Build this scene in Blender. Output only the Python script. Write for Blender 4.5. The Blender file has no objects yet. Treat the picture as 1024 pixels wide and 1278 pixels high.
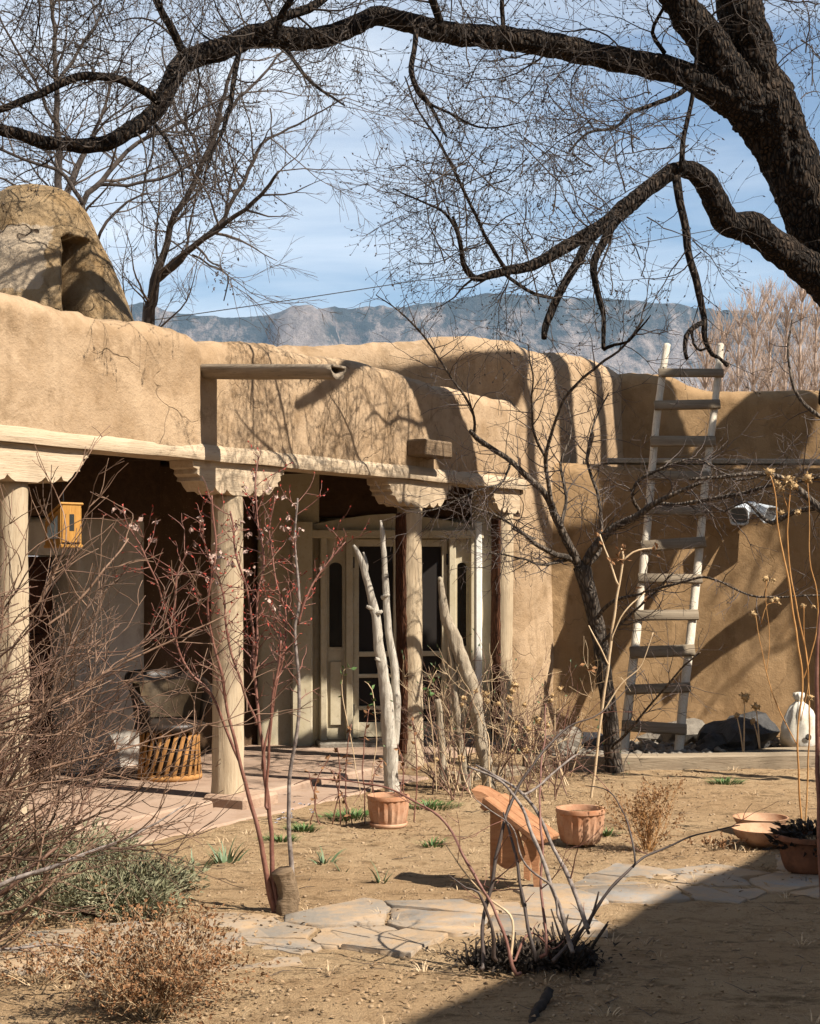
import bpy, math, random
from mathutils import Vector, Matrix, noise
R = math.radians
scene = bpy.context.scene
COL = scene.collection
FPX, CX, CY, EYE = 2000.0, 512.0, 708.0, 1.63

# ------------------------------------------------------------------ placing
def P(px, py, z):
    return Vector(((px - CX) / FPX * z, z, EYE + (CY - py) / FPX * z))
def G(px, py, h=0.0):
    return P(px, py, (EYE - h) * FPX / (py - CY))
D = Vector((.507, .862, 0)).normalized()
N = Vector((D.y, -D.x, 0))
P2 = G(285, 1005)
HROT = math.atan2(D.y, D.x)
def W2L(p):
    q = Vector(p) - P2
    return Vector((q.dot(D), -q.dot(N), q.z))
def ufor(px, w):
    a = (px - CX) / FPX
    return (a * (P2.y + N.y * w) - P2.x - N.x * w) / (D.x - D.y * a)
def nz(p, s=1.0):
    return noise.noise(Vector(p) * s)

# ------------------------------------------------------------------ materials
MATS = {}
ALB = .76      # the palette below was mixed a little too bright for the sun used
class NT:
    def __init__(self, name):
        self.m = bpy.data.materials.new(name); self.m.use_nodes = True
        self.t = self.m.node_tree; self.t.nodes.clear()
        self.out = self.n('ShaderNodeOutputMaterial')
        self.b = self.n('ShaderNodeBsdfPrincipled')
        self.l(self.b.outputs[0], self.out.inputs[0])
        self.tc = self.n('ShaderNodeTexCoord')
    def n(self, t, **k):
        x = self.t.nodes.new(t)
        for a, b in k.items(): setattr(x, a, b)
        return x
    def l(self, a, b): self.t.links.new(a, b)
    def mapping(self, scale=(1, 1, 1), rot=(0, 0, 0), loc=(0, 0, 0), src=None):
        m = self.n('ShaderNodeMapping')
        m.inputs['Scale'].default_value = scale; m.inputs['Rotation'].default_value = rot; m.inputs['Location'].default_value = loc
        self.l(src or self.tc.outputs['Object'], m.inputs[0]); return m.outputs[0]
    def noise(self, vec, scale, detail=6, rough=.6, dist=0):
        x = self.n('ShaderNodeTexNoise'); x.inputs['Scale'].default_value = scale
        x.inputs['Detail'].default_value = detail; x.inputs['Roughness'].default_value = rough
        x.inputs['Distortion'].default_value = dist
        self.l(vec, x.inputs['Vector']); return x.outputs['Fac']
    def ramp(self, fac, stops):
        x = self.n('ShaderNodeValToRGB'); e = x.color_ramp.elements
        while len(e) < len(stops): e.new(.5)
        for s, (p, c) in zip(e, stops):
            s.position = p; s.color = (c, c, c, 1) if isinstance(c, (int, float)) else (*c, 1)
        self.l(fac, x.inputs[0]); return x.outputs[0]
    def mix(self, a, b, fac, mode='MIX'):
        x = self.n('ShaderNodeMix', data_type='RGBA', blend_type=mode)
        for v, i in ((fac, 0), (a, 6), (b, 7)):
            if isinstance(v, (int, float)): x.inputs[i].default_value = v
            elif isinstance(v, tuple): x.inputs[i].default_value = (*v, 1)
            else: self.l(v, x.inputs[i])
        return x.outputs[2]
    def math(self, op, a, b=0.0):
        x = self.n('ShaderNodeMath', operation=op)
        for v, i in ((a, 0), (b, 1)):
            if isinstance(v, (int, float)): x.inputs[i].default_value = v
            else: self.l(v, x.inputs[i])
        return x.outputs[0]
    def bump(self, h, strength=.5, dist=.01, prev=None):
        x = self.n('ShaderNodeBump'); x.inputs['Strength'].default_value = strength; x.inputs['Distance'].default_value = dist
        self.l(h, x.inputs['Height'])
        if prev: self.l(prev, x.inputs['Normal'])
        return x.outputs[0]
    def done(self, col, rough=.9, normal=None, spec=.2):
        if isinstance(col, tuple): self.b.inputs['Base Color'].default_value = (*[x * ALB for x in col], 1)
        else: self.l(self.mix(col, (ALB, ALB, ALB), 1.0, 'MULTIPLY'), self.b.inputs['Base Color'])
        self.b.inputs['Roughness'].default_value = rough
        self.b.inputs['Specular IOR Level'].default_value = spec
        if normal: self.l(normal, self.b.inputs['Normal'])
        return self.m

def m_adobe(name, c1, c2, c3, crack=.5, bump=.6, streak=.5, patch=None):
    t = NT(name); o = t.tc.outputs['Object']
    big = t.noise(o, .9, 5, .6); med = t.noise(o, 5, 6, .65); fine = t.noise(o, 55, 4, .7)
    c = t.mix(c1, c2, t.ramp(big, [(.36, 0), (.64, 1)]))
    c = t.mix(c, c3, t.ramp(med, [(.45, 0), (.72, .75)]))
    # patches of newer and older mud coat
    pa = t.noise(o, 1.7, 3, .5, .8); c = t.mix(c, tuple(min(1, x * 1.16) for x in c2), t.math('MULTIPLY', t.ramp(pa, [(.52, 0), (.56, 1)]), .40))
    c = t.mix(c, tuple(x * .80 for x in c3), t.math('MULTIPLY', t.ramp(t.noise(o, 2.9, 8, .72, .4), [(.55, 0), (.63, 1)]), .55))
    # rain streaks running down from the top
    st = t.noise(t.mapping((9, 9, .55)), 1.0, 4, .6)
    c = t.mix(c, tuple(x * .62 for x in c1), t.math('MULTIPLY', t.ramp(st, [(.52, 0), (.74, 1)]), streak))
    c = t.mix(c, tuple(min(1, x * 1.25) for x in c2), t.math('MULTIPLY', t.ramp(fine, [(.62, 0), (.78, 1)]), .45))
    c = t.mix(c, tuple(x * .6 for x in c1), t.math('MULTIPLY', t.ramp(fine, [(.2, 1), (.36, 0)]), .5))
    if patch:
        cx, cz, hx, hz, pc = patch
        sp = t.n('ShaderNodeSeparateXYZ'); t.l(t.mapping(rot=(0, 0, HROT)), sp.inputs[0])
        ex = t.math('DIVIDE', t.math('ABSOLUTE', t.math('SUBTRACT', sp.outputs['X'], cx)), hx); ezz = t.math('DIVIDE', t.math('ABSOLUTE', t.math('SUBTRACT', sp.outputs['Z'], cz)), hz)
        e = t.math('ADD', t.math('MAXIMUM', ex, ezz), t.math('MULTIPLY', t.math('SUBTRACT', t.noise(o, 6, 6, .65), .5), .9))
        c = t.mix(c, pc, t.ramp(e, [(.92, 1), (.98, 0)]))
    # straw in the mud
    straw = t.noise(t.mapping((40, 40, 260), rot=(.4, .3, .9)), 1.0, 2, .5)
    c = t.mix(c, (.62, .47, .25), t.math('MULTIPLY', t.ramp(straw, [(.68, 0), (.74, 1)]), .4))
    # cracks
    wv = t.n('ShaderNodeVectorMath', operation='ADD'); nx = t.n('ShaderNodeTexNoise'); nx.inputs['Scale'].default_value = 3.0
    t.l(o, nx.inputs['Vector']); sc = t.n('ShaderNodeVectorMath', operation='SCALE'); sc.inputs['Scale'].default_value = .5
    t.l(nx.outputs['Color'], sc.inputs[0]); t.l(o, wv.inputs[0]); t.l(sc.outputs[0], wv.inputs[1])
    v = t.n('ShaderNodeTexVoronoi', feature='DISTANCE_TO_EDGE'); v.inputs['Scale'].default_value = 1.25
    t.l(wv.outputs[0], v.inputs['Vector'])
    cr = t.math('MULTIPLY', t.ramp(v.outputs['Distance'], [(.002, 1), (.008, 0)]), t.ramp(t.noise(o, 1.6, 3), [(.47, 0), (.58, 1)]))
    crk = t.math('MULTIPLY', cr, crack)
    c = t.mix(c, (.05, .03, .018), crk)
    h = t.math('ADD', t.math('MULTIPLY', t.noise(o, 9, 6, .65), 1.0), t.math('MULTIPLY', fine, .35))
    h = t.math('SUBTRACT', h, t.math('MULTIPLY', crk, .8))
    nrm = t.bump(h, bump, .03)
    return t.done(c, .95, nrm, .1)

def m_wood(name, c1, c2, scale=(26, 26, 1.6), rot=(0, 0, 0), dark=(.03, .02, .012), bump=.6, rough=.85, knots=.25):
    t = NT(name); v = t.mapping(scale, rot)
    g = t.noise(v, 1.0, 7, .65, .6); f = t.noise(v, 5.0, 4, .7)
    o = t.noise(t.tc.outputs['Object'], 2.2, 5, .6)
    c = t.mix(c1, c2, t.ramp(g, [(.32, 0), (.66, 1)]))
    c = t.mix(c, dark, t.math('MULTIPLY', t.ramp(f, [(.3, 1), (.42, 0)]), .75))
    c = t.mix(c, tuple(x * .55 for x in c1), t.math('MULTIPLY', t.ramp(o, [(.52, 0), (.75, 1)]), .6))
    k = t.n('ShaderNodeTexVoronoi'); k.inputs['Scale'].default_value = 2.6
    t.l(t.mapping((1, 1, .8)), k.inputs['Vector'])
    c = t.mix(c, dark, t.math('MULTIPLY', t.ramp(k.outputs['Distance'], [(.07, 1), (.12, 0)]), knots))
    h = t.math('ADD', g, t.math('MULTIPLY', f, .6))
    return t.done(c, rough, t.bump(h, bump, .012), .2)

def m_plain(name, c1, c2, scale=8, rough=.85, bump=.3, bscale=30, spec=.2, dist=.006):
    t = NT(name); o = t.tc.outputs['Object']
    n1 = t.noise(o, scale, 6, .65); n2 = t.noise(o, bscale, 5, .65)
    c = t.mix(c1, c2, t.ramp(n1, [(.35, 0), (.65, 1)]))
    c = t.mix(c, tuple(x * .6 for x in c1), t.math('MULTIPLY', t.ramp(n2, [(.28, 1), (.45, 0)]), .45))
    return t.done(c, rough, t.bump(n2, bump, dist), spec)

def m_bark(name, c1, c2, scale=(9, 9, 3), bump=1.0, dist=.05):
    t = NT(name); o = t.tc.outputs['Object']
    v = t.n('ShaderNodeTexVoronoi', feature='DISTANCE_TO_EDGE'); v.inputs['Scale'].default_value = 2.2
    wv = t.n('ShaderNodeVectorMath', operation='ADD'); nx = t.n('ShaderNodeTexNoise'); nx.inputs['Scale'].default_value = 5
    t.l(o, nx.inputs['Vector']); t.l(t.mapping(scale), wv.inputs[0]); t.l(nx.outputs['Color'], wv.inputs[1]); t.l(wv.outputs[0], v.inputs['Vector'])
    n1 = t.noise(o, 14, 7, .7); n2 = t.noise(o, 3, 4)
    h = t.math('ADD', t.math('MULTIPLY', t.ramp(v.outputs['Distance'], [(0, 0), (.35, 1)]), .8), t.math('MULTIPLY', n1, .5))
    c = t.mix(c1, c2, t.ramp(h, [(.3, 0), (.95, 1)]))
    c = t.mix(c, tuple(x * 1.5 for x in c2), t.math('MULTIPLY', t.ramp(n2, [(.5, 0), (.75, 1)]), .35))
    return t.done(c, .92, t.bump(h, bump, dist), .15)

def mats():
    M = MATS
    M['adobe'] = m_adobe('adobe plaster', (.345, .233, .137), (.425, .302, .190), (.265, .168, .089), bump=.6)
    M['adobe_dark'] = m_adobe('adobe ochre plaster', (.265, .166, .083), (.325, .21, .11), (.205, .122, .058), crack=.3, bump=.4, streak=.35)
    M['adobe_old'] = m_adobe('weathered adobe', (.235, .155, .078), (.30, .215, .125), (.26, .16, .07), crack=1.0, bump=.9, streak=.6, patch=(-2.86 + 1.246, 3.83, .28, .27, (.37, .29, .205)))
    M['adobe_brown'] = m_adobe('brown porch plaster darkened for shade', (.085, .05, .029), (.11, .066, .038), (.065, .038, .021), crack=.1, bump=.3)  # brown plaster, with the porch shade deepened in its colour
    M['whitewash'] = m_adobe('grey whitewash', (.44, .40, .345), (.50, .455, .40), (.38, .33, .27), crack=.2, bump=.25, streak=.3)
    M['cream'] = m_plain('cream paint', (.47, .395, .26), (.54, .465, .33), 5, .6, .2, 40)
    M['white_paint'] = m_plain('chalk white plaster', (.70, .68, .62), (.80, .78, .72), 6, .8, .3, 30)
    M['wood_post'] = m_wood('pale weathered post', (.42, .315, .20), (.53, .42, .285), dark=(.16, .09, .045))
    M['wood_beam'] = m_wood('pale weathered beam', (.44, .325, .21), (.56, .44, .305), scale=(1.4, 24, 24), dark=(.17, .10, .05))
    M['bark_red'] = m_bark('flaking red bark', (.05, .02, .011), (.125, .052, .026), (26, 26, 4), .5, .02)
    M['wood_grey'] = m_wood('silver grey wood', (.27, .23, .18), (.40, .35, .28), scale=(1.4, 30, 30), dark=(.05, .04, .03))
    M['wood_block'] = m_wood('brown beam end', (.16, .105, .06), (.24, .165, .10), scale=(1.4, 30, 30), dark=(.03, .02, .012), bump=1)
    M['wood_gutter'] = m_wood('grey gutter log', (.19, .145, .10), (.30, .24, .175), scale=(24, 1.2, 24), dark=(.05, .04, .03))
    M['wood_ladder'] = m_wood('pale ladder pole', (.52, .45, .35), (.66, .59, .48), scale=(30, 30, 1.3), dark=(.2, .15, .1))
    M['wood_rung'] = m_wood('weathered rung board', (.165, .125, .085), (.27, .215, .15), scale=(1.3, 34, 34), dark=(.06, .04, .03))
    M['wood_ceiling'] = m_wood('shade darkened ceiling wood', (.045, .024, .013), (.08, .044, .023), scale=(20, 1.5, 20))  # ceiling shade is partly mixed into this wood colour
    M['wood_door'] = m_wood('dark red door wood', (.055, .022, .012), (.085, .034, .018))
    M['wood_timber'] = m_wood('grey ground timber', (.24, .18, .12), (.36, .285, .195), scale=(1.1, 26, 26), dark=(.06, .04, .025))
    M['wood_orange'] = m_wood('orange varnished wood', (.36, .165, .032), (.48, .245, .06), scale=(24, 24, 1.6), dark=(.22, .08, .015), rough=.5)
    M['wood_sunlit'] = m_wood('sunlit bench board', (.40, .235, .12), (.50, .325, .185), scale=(4, 20, 20), dark=(.2, .1, .05))  # paler copy of the bench wood: sunlight on its top put into colour
    M['wood_cedar'] = m_wood('cedar strip', (.36, .165, .05), (.48, .245, .085), scale=(24, 24, 2), dark=(.2, .08, .02))
    M['wood_chair'] = m_wood('red brown bench wood', (.29, .125, .055), (.42, .215, .11), scale=(4, 20, 20), dark=(.18, .06, .025))
    M['drift'] = m_wood('bleached driftwood', (.42, .365, .29), (.60, .54, .45), scale=(44, 44, 3), dark=(.10, .07, .05), bump=1.0)
    M['snag'] = m_wood('grey split snag', (.26, .20, .135), (.46, .385, .285), scale=(34, 34, 1.6), dark=(.04, .03, .02), bump=1)
    M['glass'] = NT('dark window glass').done((.012, .012, .013), .08, None, .5)
    M['mesh_dark'] = NT('dark insect screen').done((.016, .012, .010), .6, None, .2)
    M['iron'] = NT('black iron').done((.02, .018, .016), .5, None, .4)
    M['leather'] = m_plain('dark leather', (.018, .011, .008), (.04, .025, .016), 6, .5, .35, 40, .4)
    M['leather_in'] = m_plain('tan leather inside', (.075, .05, .028), (.125, .085, .045), 5, .5, .3, 30, .35)
    M['terracotta'] = m_plain('terracotta', (.38, .15, .064), (.54, .34, .22), 4, .85, .35, 45)
    M['terracotta_pale'] = m_plain('chalky terracotta', (.38, .18, .09), (.50, .32, .20), 9, .9, .35, 45)
    M['terracotta_shaded'] = m_plain('shade darkened terracotta', (.11, .05, .028), (.26, .105, .055), 5, .85, .5, 30)  # darker terracotta: the shade on the pot is put into its colour
    M['stone_black'] = m_plain('black lava stone', (.035, .033, .032), (.075, .07, .066), 6, .8, 1.0, 14, .3, .03)
    M['stone_grey'] = m_plain('grey stone', (.17, .145, .115), (.27, .235, .19), 6, .9, .8, 14, .2, .03)
    M['stone_white'] = m_plain('white stone', (.60, .56, .48), (.74, .70, .62), 6, .9, .8, 14, .2, .03)
    M['canvas'] = m_plain('white sack cloth', (.50, .45, .36), (.74, .70, .62), 5, .95, .4, 60)
    M['lamp_white'] = m_plain('white lamp enamel', (.40, .44, .48), (.56, .59, .62), 5, .45, .1, 30, .5)
    M['lamp_glass'] = NT('lamp lens').done((.10, .11, .12), .12, None, .6)
    M['pane_blue'] = NT('pale feeder pane').done((.40, .52, .56), .15, None, .5)
    M['bark_cotton'] = m_bark('cottonwood bark', (.006, .0045, .0035), (.062, .042, .028), (15, 15, 5), 1.0, .05)
    M['twig_cotton'] = m_plain('cottonwood twig', (.032, .024, .019), (.075, .056, .043), 9, .8, .2, 40)
    M['bark_grey'] = m_bark('grey bark', (.045, .036, .029), (.17, .135, .105), (16, 16, 5), .9, .02)
    M['bark_elm'] = m_plain('elm bark', (.03, .023, .019), (.075, .057, .046), 8, .85, .5, 30)
    M['twig_elm'] = m_plain('elm twig', (.07, .054, .044), (.125, .098, .08), 5, .85, .2, 30)
    M['twig_poplar'] = m_plain('poplar twig', (.36, .26, .20), (.50, .38, .30), 2, .85, .2, 30)
    M['twig_red'] = m_plain('red bramble twig', (.13, .042, .026), (.24, .105, .07), 14, .6, .3, 40, .4)
    M['twig_umber'] = m_plain('umber bush twig', (.07, .038, .022), (.13, .077, .048), 9, .7, .3, 40, .3)
    M['twig_mauve'] = m_plain('mauve bush twig', (.13, .068, .038), (.30, .185, .12), 9, .7, .3, 40, .3)
    M['twig_brown'] = m_plain('brown bush twig', (.12, .06, .038), (.22, .125, .085), 9, .7, .3, 40, .3)
    M['stone_tan'] = m_plain('tan pebble', (.28, .19, .11), (.40, .29, .18), 6, .9, .8, 14, .2, .03)
    M['twig_white'] = m_plain('peeling pale stem', (.085, .06, .05), (.34, .28, .24), 26, .75, .4, 50, .3)
    M['twig_dark'] = m_plain('dark wet stem', (.04, .026, .02), (.085, .055, .042), 9, .6, .3, 40, .4)
    M['twig_gold'] = m_plain('dry golden stalk', (.42, .19, .055), (.56, .30, .11), 8, .7, .2, 40)
    M['twig_straw'] = m_plain('straw stem', (.48, .33, .19), (.62, .47, .30), 8, .8, .2, 40)
    M['leaf_dry'] = m_plain('dry brown leaf', (.13, .058, .024), (.33, .17, .078), 30, .85, .2, 60)
    M['leaf_litter'] = m_plain('fallen leaf', (.16, .095, .05), (.38, .26, .15), 14, .9, .2, 60)
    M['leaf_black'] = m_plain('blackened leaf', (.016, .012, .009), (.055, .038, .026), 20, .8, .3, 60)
    M['leaf_sage'] = m_plain('grey green leaf', (.17, .17, .09), (.33, .315, .20), 9, .85, .2, 60)
    M['leaf_green'] = m_plain('fresh green blade', (.055, .11, .028), (.115, .19, .055), 12, .6, .2, 60, .3)
    M['leaf_iris'] = m_plain('blue green blade', (.085, .13, .06), (.16, .21, .105), 12, .55, .2, 60, .3)
    M['bud_red'] = m_plain('red bud', (.28, .035, .025), (.42, .07, .045), 30, .6, .2, 60)
    M['pod_pale'] = m_plain('papery pale pod', (.36, .225, .175), (.54, .39, .325), 30, .7, .2, 60)
    M['seed_head'] = m_plain('tan seed head', (.46, .28, .12), (.66, .47, .26), 60, .9, .9, 90, .1, .02)
    M['petal'] = NT('white blue petal').done((.70, .72, .86), .6)
    M['wire'] = NT('black cable').done((.03, .03, .03), .6)
    # ---- ground
    t = NT('sandy earth'); o = t.tc.outputs['Object']
    a = t.noise(o, .7, 6, .6); b = t.noise(o, 6, 7, .7); f = t.noise(o, 90, 4, .75); s = t.noise(t.mapping((14, 40, 1), rot=(0, 0, .5)), 1.0, 5, .7)
    c = t.mix((.41, .27, .148), (.49, .345, .20), t.ramp(a, [(.35, 0), (.65, 1)]))
    c = t.mix(c, (.29, .18, .092), t.math('MULTIPLY', t.ramp(b, [(.5, 0), (.66, 1)]), .75))
    c = t.mix(c, (.15, .09, .045), t.math('MULTIPLY', t.ramp(s, [(.56, 0), (.68, 1)]), .75))
    d2 = t.noise(t.mapping((3, 7, 1), rot=(0, 0, .3)), 1.0, 9, .78)
    c = t.mix(c, (.12, .075, .04), t.math('MULTIPLY', t.ramp(d2, [(.53, 0), (.62, 1)]), .72))
    c = t.mix(c, (.54, .41, .27), t.math('MULTIPLY', t.ramp(f, [(.60, 0), (.72, 1)]), .5))
    c = t.mix(c, (.17, .105, .055), t.math('MULTIPLY', t.ramp(f, [(.3, 1), (.42, 0)]), .6))
    far = t.n('ShaderNodeSeparateXYZ'); t.l(o, far.inputs[0])
    c = t.mix(c, (.12, .105, .06), t.ramp(t.math('DIVIDE', far.outputs['Y'], 200.0), [(.12, 0), (.5, .9)]))
    h = t.math('ADD', t.noise(o, 16, 8, .75), t.math('MULTIPLY', f, .5))
    M['ground'] = t.done(c, .97, t.bump(h, .9, .04), .05)
    t = NT('pink concrete'); o = t.tc.outputs['Object']
    c = t.mix((.32, .215, .152), (.40, .285, .21), t.ramp(t.noise(o, 1.3, 6, .65), [(.35, 0), (.65, 1)]))
    c = t.mix(c, (.30, .195, .125), t.math('MULTIPLY', t.ramp(t.noise(o, 7, 7, .7), [(.5, 0), (.7, 1)]), .7))
    M['patio'] = t.done(c, .9, t.bump(t.noise(o, 40, 6, .7), .35, .01), .15)
    t = NT('flagstone'); o = t.tc.outputs['Object']
    vor = t.n('ShaderNodeTexVoronoi'); vor.inputs['Scale'].default_value = 1.9; t.l(o, vor.inputs['Vector'])
    c = t.mix((.225, .195, .16), (.30, .24, .18), t.ramp(vor.outputs['Color'], [(.3, 0), (.7, 1)]))
    c = t.mix(c, (.27, .255, .235), t.ramp(t.noise(o, 1.7, 4), [(.48, 0), (.6, .8)]))
    c = t.mix(c, (.40, .27, .155), t.math('MULTIPLY', t.ramp(t.noise(o, 5, 8, .75), [(.42, 0), (.60, 1)]), .85))
    c = t.mix(c, (.15, .10, .06), t.math('MULTIPLY', t.ramp(t.noise(o, 40, 5, .75), [(.58, 0), (.7, 1)]), .6))
    M['flag'] = t.done(c, .85, t.bump(t.noise(t.mapping((1, 1, 6)), 12, 7, .65), .5, .02), .2)
    t = NT('mountain rock'); o = t.tc.outputs['Object']
    c = t.mix((.17, .14, .12), (.44, .365, .32), t.ramp(t.noise(t.mapping((.011, .006, .004)), 1.0, 9, .75), [(.36, 0), (.64, 1)]))
    zz = t.n('ShaderNodeSeparateXYZ'); t.l(o, zz.inputs[0])
    hh = t.math('ADD', t.math('DIVIDE', zz.outputs['Z'], 1700.0), t.math('MULTIPLY', t.math('SUBTRACT', t.noise(o, .007, 9, .75), .5), 1.7))
    c = t.mix(c, (.032, .045, .042), t.math('MULTIPLY', t.ramp(hh, [(.62, 0), (.84, .92)]), t.ramp(t.math('ADD', t.math('DIVIDE', t.math('ABSOLUTE', t.math('ADD', zz.outputs['X'], 585.0)), 400.0), t.math('MULTIPLY', t.noise(o, .006, 6, .7), .5)), [(.48, .15), (.72, 1)])))
    M['rock'] = t.done(c, 1.0, t.bump(t.noise(o, .012, 8, .75), 1.0, 60), 0)
    return M
M = mats()

# ------------------------------------------------------------------ mesh builder
class MB:
    def __init__(s): s.v = []; s.f = []
    def tube(s, pts, rads, sides=6, rough=0.0, rs=6.0, cap=True, ridge=None):
        n = len(pts); base = len(s.v); v = s.v; f = s.f
        t0 = (pts[1] - pts[0]).normalized()
        a = Vector((0, 0, 1)) if abs(t0.z) < .9 else Vector((1, 0, 0))
        x = t0.cross(a).normalized()
        cs = [(math.cos(2 * math.pi * k / sides), math.sin(2 * math.pi * k / sides)) for k in range(sides)]
        for i in range(n):
            if i == 0: t = t0
            elif i == n - 1: t = (pts[i] - pts[i - 1]).normalized()
            else: t = (pts[i + 1] - pts[i - 1]).normalized()
            x = x - t * x.dot(t)
            if x.length < 1e-6: x = t.orthogonal()
            x.normalize(); y = t.cross(x); p = pts[i]; r = rads[i]
            for c, q in cs:
                e = x * c + y * q
                if rough:
                    w = p + e * r
                    e = e * (1 + rough * (noise.noise(w * rs) + .6 * noise.noise(w * rs * 2.7)))
                if ridge:
                    w = p + e * r; g = 1 - abs(noise.noise(Vector((w.x * ridge[0], w.y * ridge[1], w.z * ridge[2])))) * 2
                    e = e * (1 + ridge[3] * (g + .5 * noise.noise(w * 24)))
                v.append(p + e * r)
        for i in range(n - 1):
            b0 = base + i * sides; b1 = b0 + sides
            for k in range(sides):
                k2 = (k + 1) % sides
                f.append((b0 + k, b0 + k2, b1 + k2, b1 + k))
        if cap:
            f.append(tuple(range(base + sides - 1, base - 1, -1)))
            f.append(tuple(range(base + (n - 1) * sides, base + n * sides)))
    def box(s, c, size, ax=None, bev=0.0, jit=0.0):
        X, Y, Z = ax or (Vector((1, 0, 0)), Vector((0, 1, 0)), Vector((0, 0, 1)))
        hx, hy, hz = [q / 2 for q in size]; b = min(bev, hx * .45, hy * .45, hz * .45)
        o = Vector(c)
        if b <= 0:
            base = len(s.v)
            for sx in (-1, 1):
                for sy in (-1, 1):
                    for sz in (-1, 1):
                        s.v.append(o + X * hx * sx + Y * hy * sy + Z * hz * sz)
            for q in ((0, 1, 3, 2), (4, 6, 7, 5), (0, 4, 5, 1), (2, 3, 7, 6), (0, 2, 6, 4), (1, 5, 7, 3)): s.f.append(tuple(base + i for i in q))
            return
        base = len(s.v); idx = {}
        for sx in (-1, 1):
            for sy in (-1, 1):
                for sz in (-1, 1):
                    for k in range(3):
                        e = [hx - b, hy - b, hz - b]; e[k] += b
                        idx[(sx, sy, sz, k)] = len(s.v)
                        s.v.append(o + X * e[0] * sx + Y * e[1] * sy + Z * e[2] * sz)
        I = idx; f = s.f
        for a in (-1, 1):
            f.append((I[(a, -1, -1, 0)], I[(a, a, -a, 0)] if 0 else I[(a, 1, -1, 0)], I[(a, 1, 1, 0)], I[(a, -1, 1, 0)]))
            f.append((I[(-1, a, -1, 1)], I[(1, a, -1, 1)], I[(1, a, 1, 1)], I[(-1, a, 1, 1)]))
            f.append((I[(-1, -1, a, 2)], I[(1, -1, a, 2)], I[(1, 1, a, 2)], I[(-1, 1, a, 2)]))
        for a in (-1, 1):
            for c2 in (-1, 1):
                f.append((I[(a, c2, -1, 0)], I[(a, c2, 1, 0)], I[(a, c2, 1, 1)], I[(a, c2, -1, 1)]))
                f.append((I[(a, -1, c2, 0)], I[(a, 1, c2, 0)], I[(a, 1, c2, 2)], I[(a, -1, c2, 2)]))
                f.append((I[(-1, a, c2, 1)], I[(1, a, c2, 1)], I[(1, a, c2, 2)], I[(-1, a, c2, 2)]))
                for q in (-1, 1): f.append((I[(a, c2, q, 0)], I[(a, c2, q, 1)], I[(a, c2, q, 2)]))
    def prism(s, outline, o, X, Y, Zv):
        """outline in (X,Y) of a frame, extruded along vector Zv"""
        base = len(s.v); n = len(outline)
        for q in (Vector((0, 0, 0)), Zv):
            for a, b in outline: s.v.append(o + X * a + Y * b + q)
        s.f.append(tuple(range(base + n - 1, base - 1, -1))); s.f.append(tuple(range(base + n, base + 2 * n)))
        for i in range(n):
            j = (i + 1) % n; s.f.append((base + i, base + j, base + n + j, base + n + i))
    def lathe(s, c, prof, seg=32, fn=None):
        base = len(s.v); c = Vector(c)
        for i, (r, z) in enumerate(prof):
            for k in range(seg):
                a = 2 * math.pi * k / seg
                rr = fn(r, z, a, i) if fn else r
                s.v.append(c + Vector((math.cos(a) * rr, math.sin(a) * rr, z)))
        for i in range(len(prof) - 1):
            for k in range(seg):
                k2 = (k + 1) % seg
                s.f.append((base + i * seg + k, base + i * seg + k2, base + (i + 1) * seg + k2, base + (i + 1) * seg + k))
        s.f.append(tuple(base + k for k in range(seg - 1, -1, -1)))
        e = base + (len(prof) - 1) * seg; s.f.append(tuple(e + k for k in range(seg)))
    def grid(s, rows, close=False):
        base = len(s.v); nr = len(rows); nc = len(rows[0])
        for r in rows: s.v.extend(r)
        for i in range(nr - 1):
            for j in range(nc if close else nc - 1):
                j2 = (j + 1) % nc
                s.f.append((base + i * nc + j, base + i * nc + j2, base + (i + 1) * nc + j2, base + (i + 1) * nc + j))
    def leaf(s, p, d, up, L, W):
        b = len(s.v); x = d.cross(up)
        if x.length < 1e-5: x = d.orthogonal()
        x.normalize(); u = x.cross(d) * (L * .12)
        s.v += [p, p + d * L * .5 + x * W * .5 + u, p + d * L, p + d * L * .5 - x * W * .5 + u]
        s.f.append((b, b + 1, b + 2)); s.f.append((b, b + 2, b + 3))
    def blade(s, p, d, L, W, bend, rng):
        x = d.cross(Vector((0, 0, 1)))
        if x.length < 1e-5: x = Vector((1, 0, 0))
        x = (x.normalized() + Vector((rng.uniform(-.5, .5), rng.uniform(-.5, .5), 0))).normalized()
        b = len(s.v); q = p.copy(); n = 4
        for i in range(n + 1):
            w = W * (.75 + .25 * (i == 1)) * (1 - (i / n) ** 2) * .5 + .0004
            s.v += [q - x * w, q + x * w]
            d = (d + bend * (i + 1) / n).normalized(); q = q + d * (L / n)
        for i in range(n): s.f.append((b + 2 * i, b + 2 * i + 1, b + 2 * i + 3, b + 2 * i + 2))
    def blob(s, c, r, sub=2, sq=(1, 1, 1), amp=.25, fr=1.6, seed=0.0, facet=False):
        import bmesh
        bm = bmesh.new(); bmesh.ops.create_icosphere(bm, subdivisions=sub, radius=1)
        base = len(s.v); bm.verts.ensure_lookup_table(); c = Vector(c)
        for v in bm.verts:
            q = v.co * fr + Vector((seed, seed * 1.7, -seed))
            k = 1 + amp * (noise.noise(q) + .5 * noise.noise(q * 2.3) + .25 * noise.noise(q * 5))
            s.v.append(c + Vector((v.co.x * sq[0], v.co.y * sq[1], v.co.z * sq[2])) * (r * k))
        for fc in bm.faces: s.f.append(tuple(base + v.index for v in fc.verts))
        bm.free()
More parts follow.
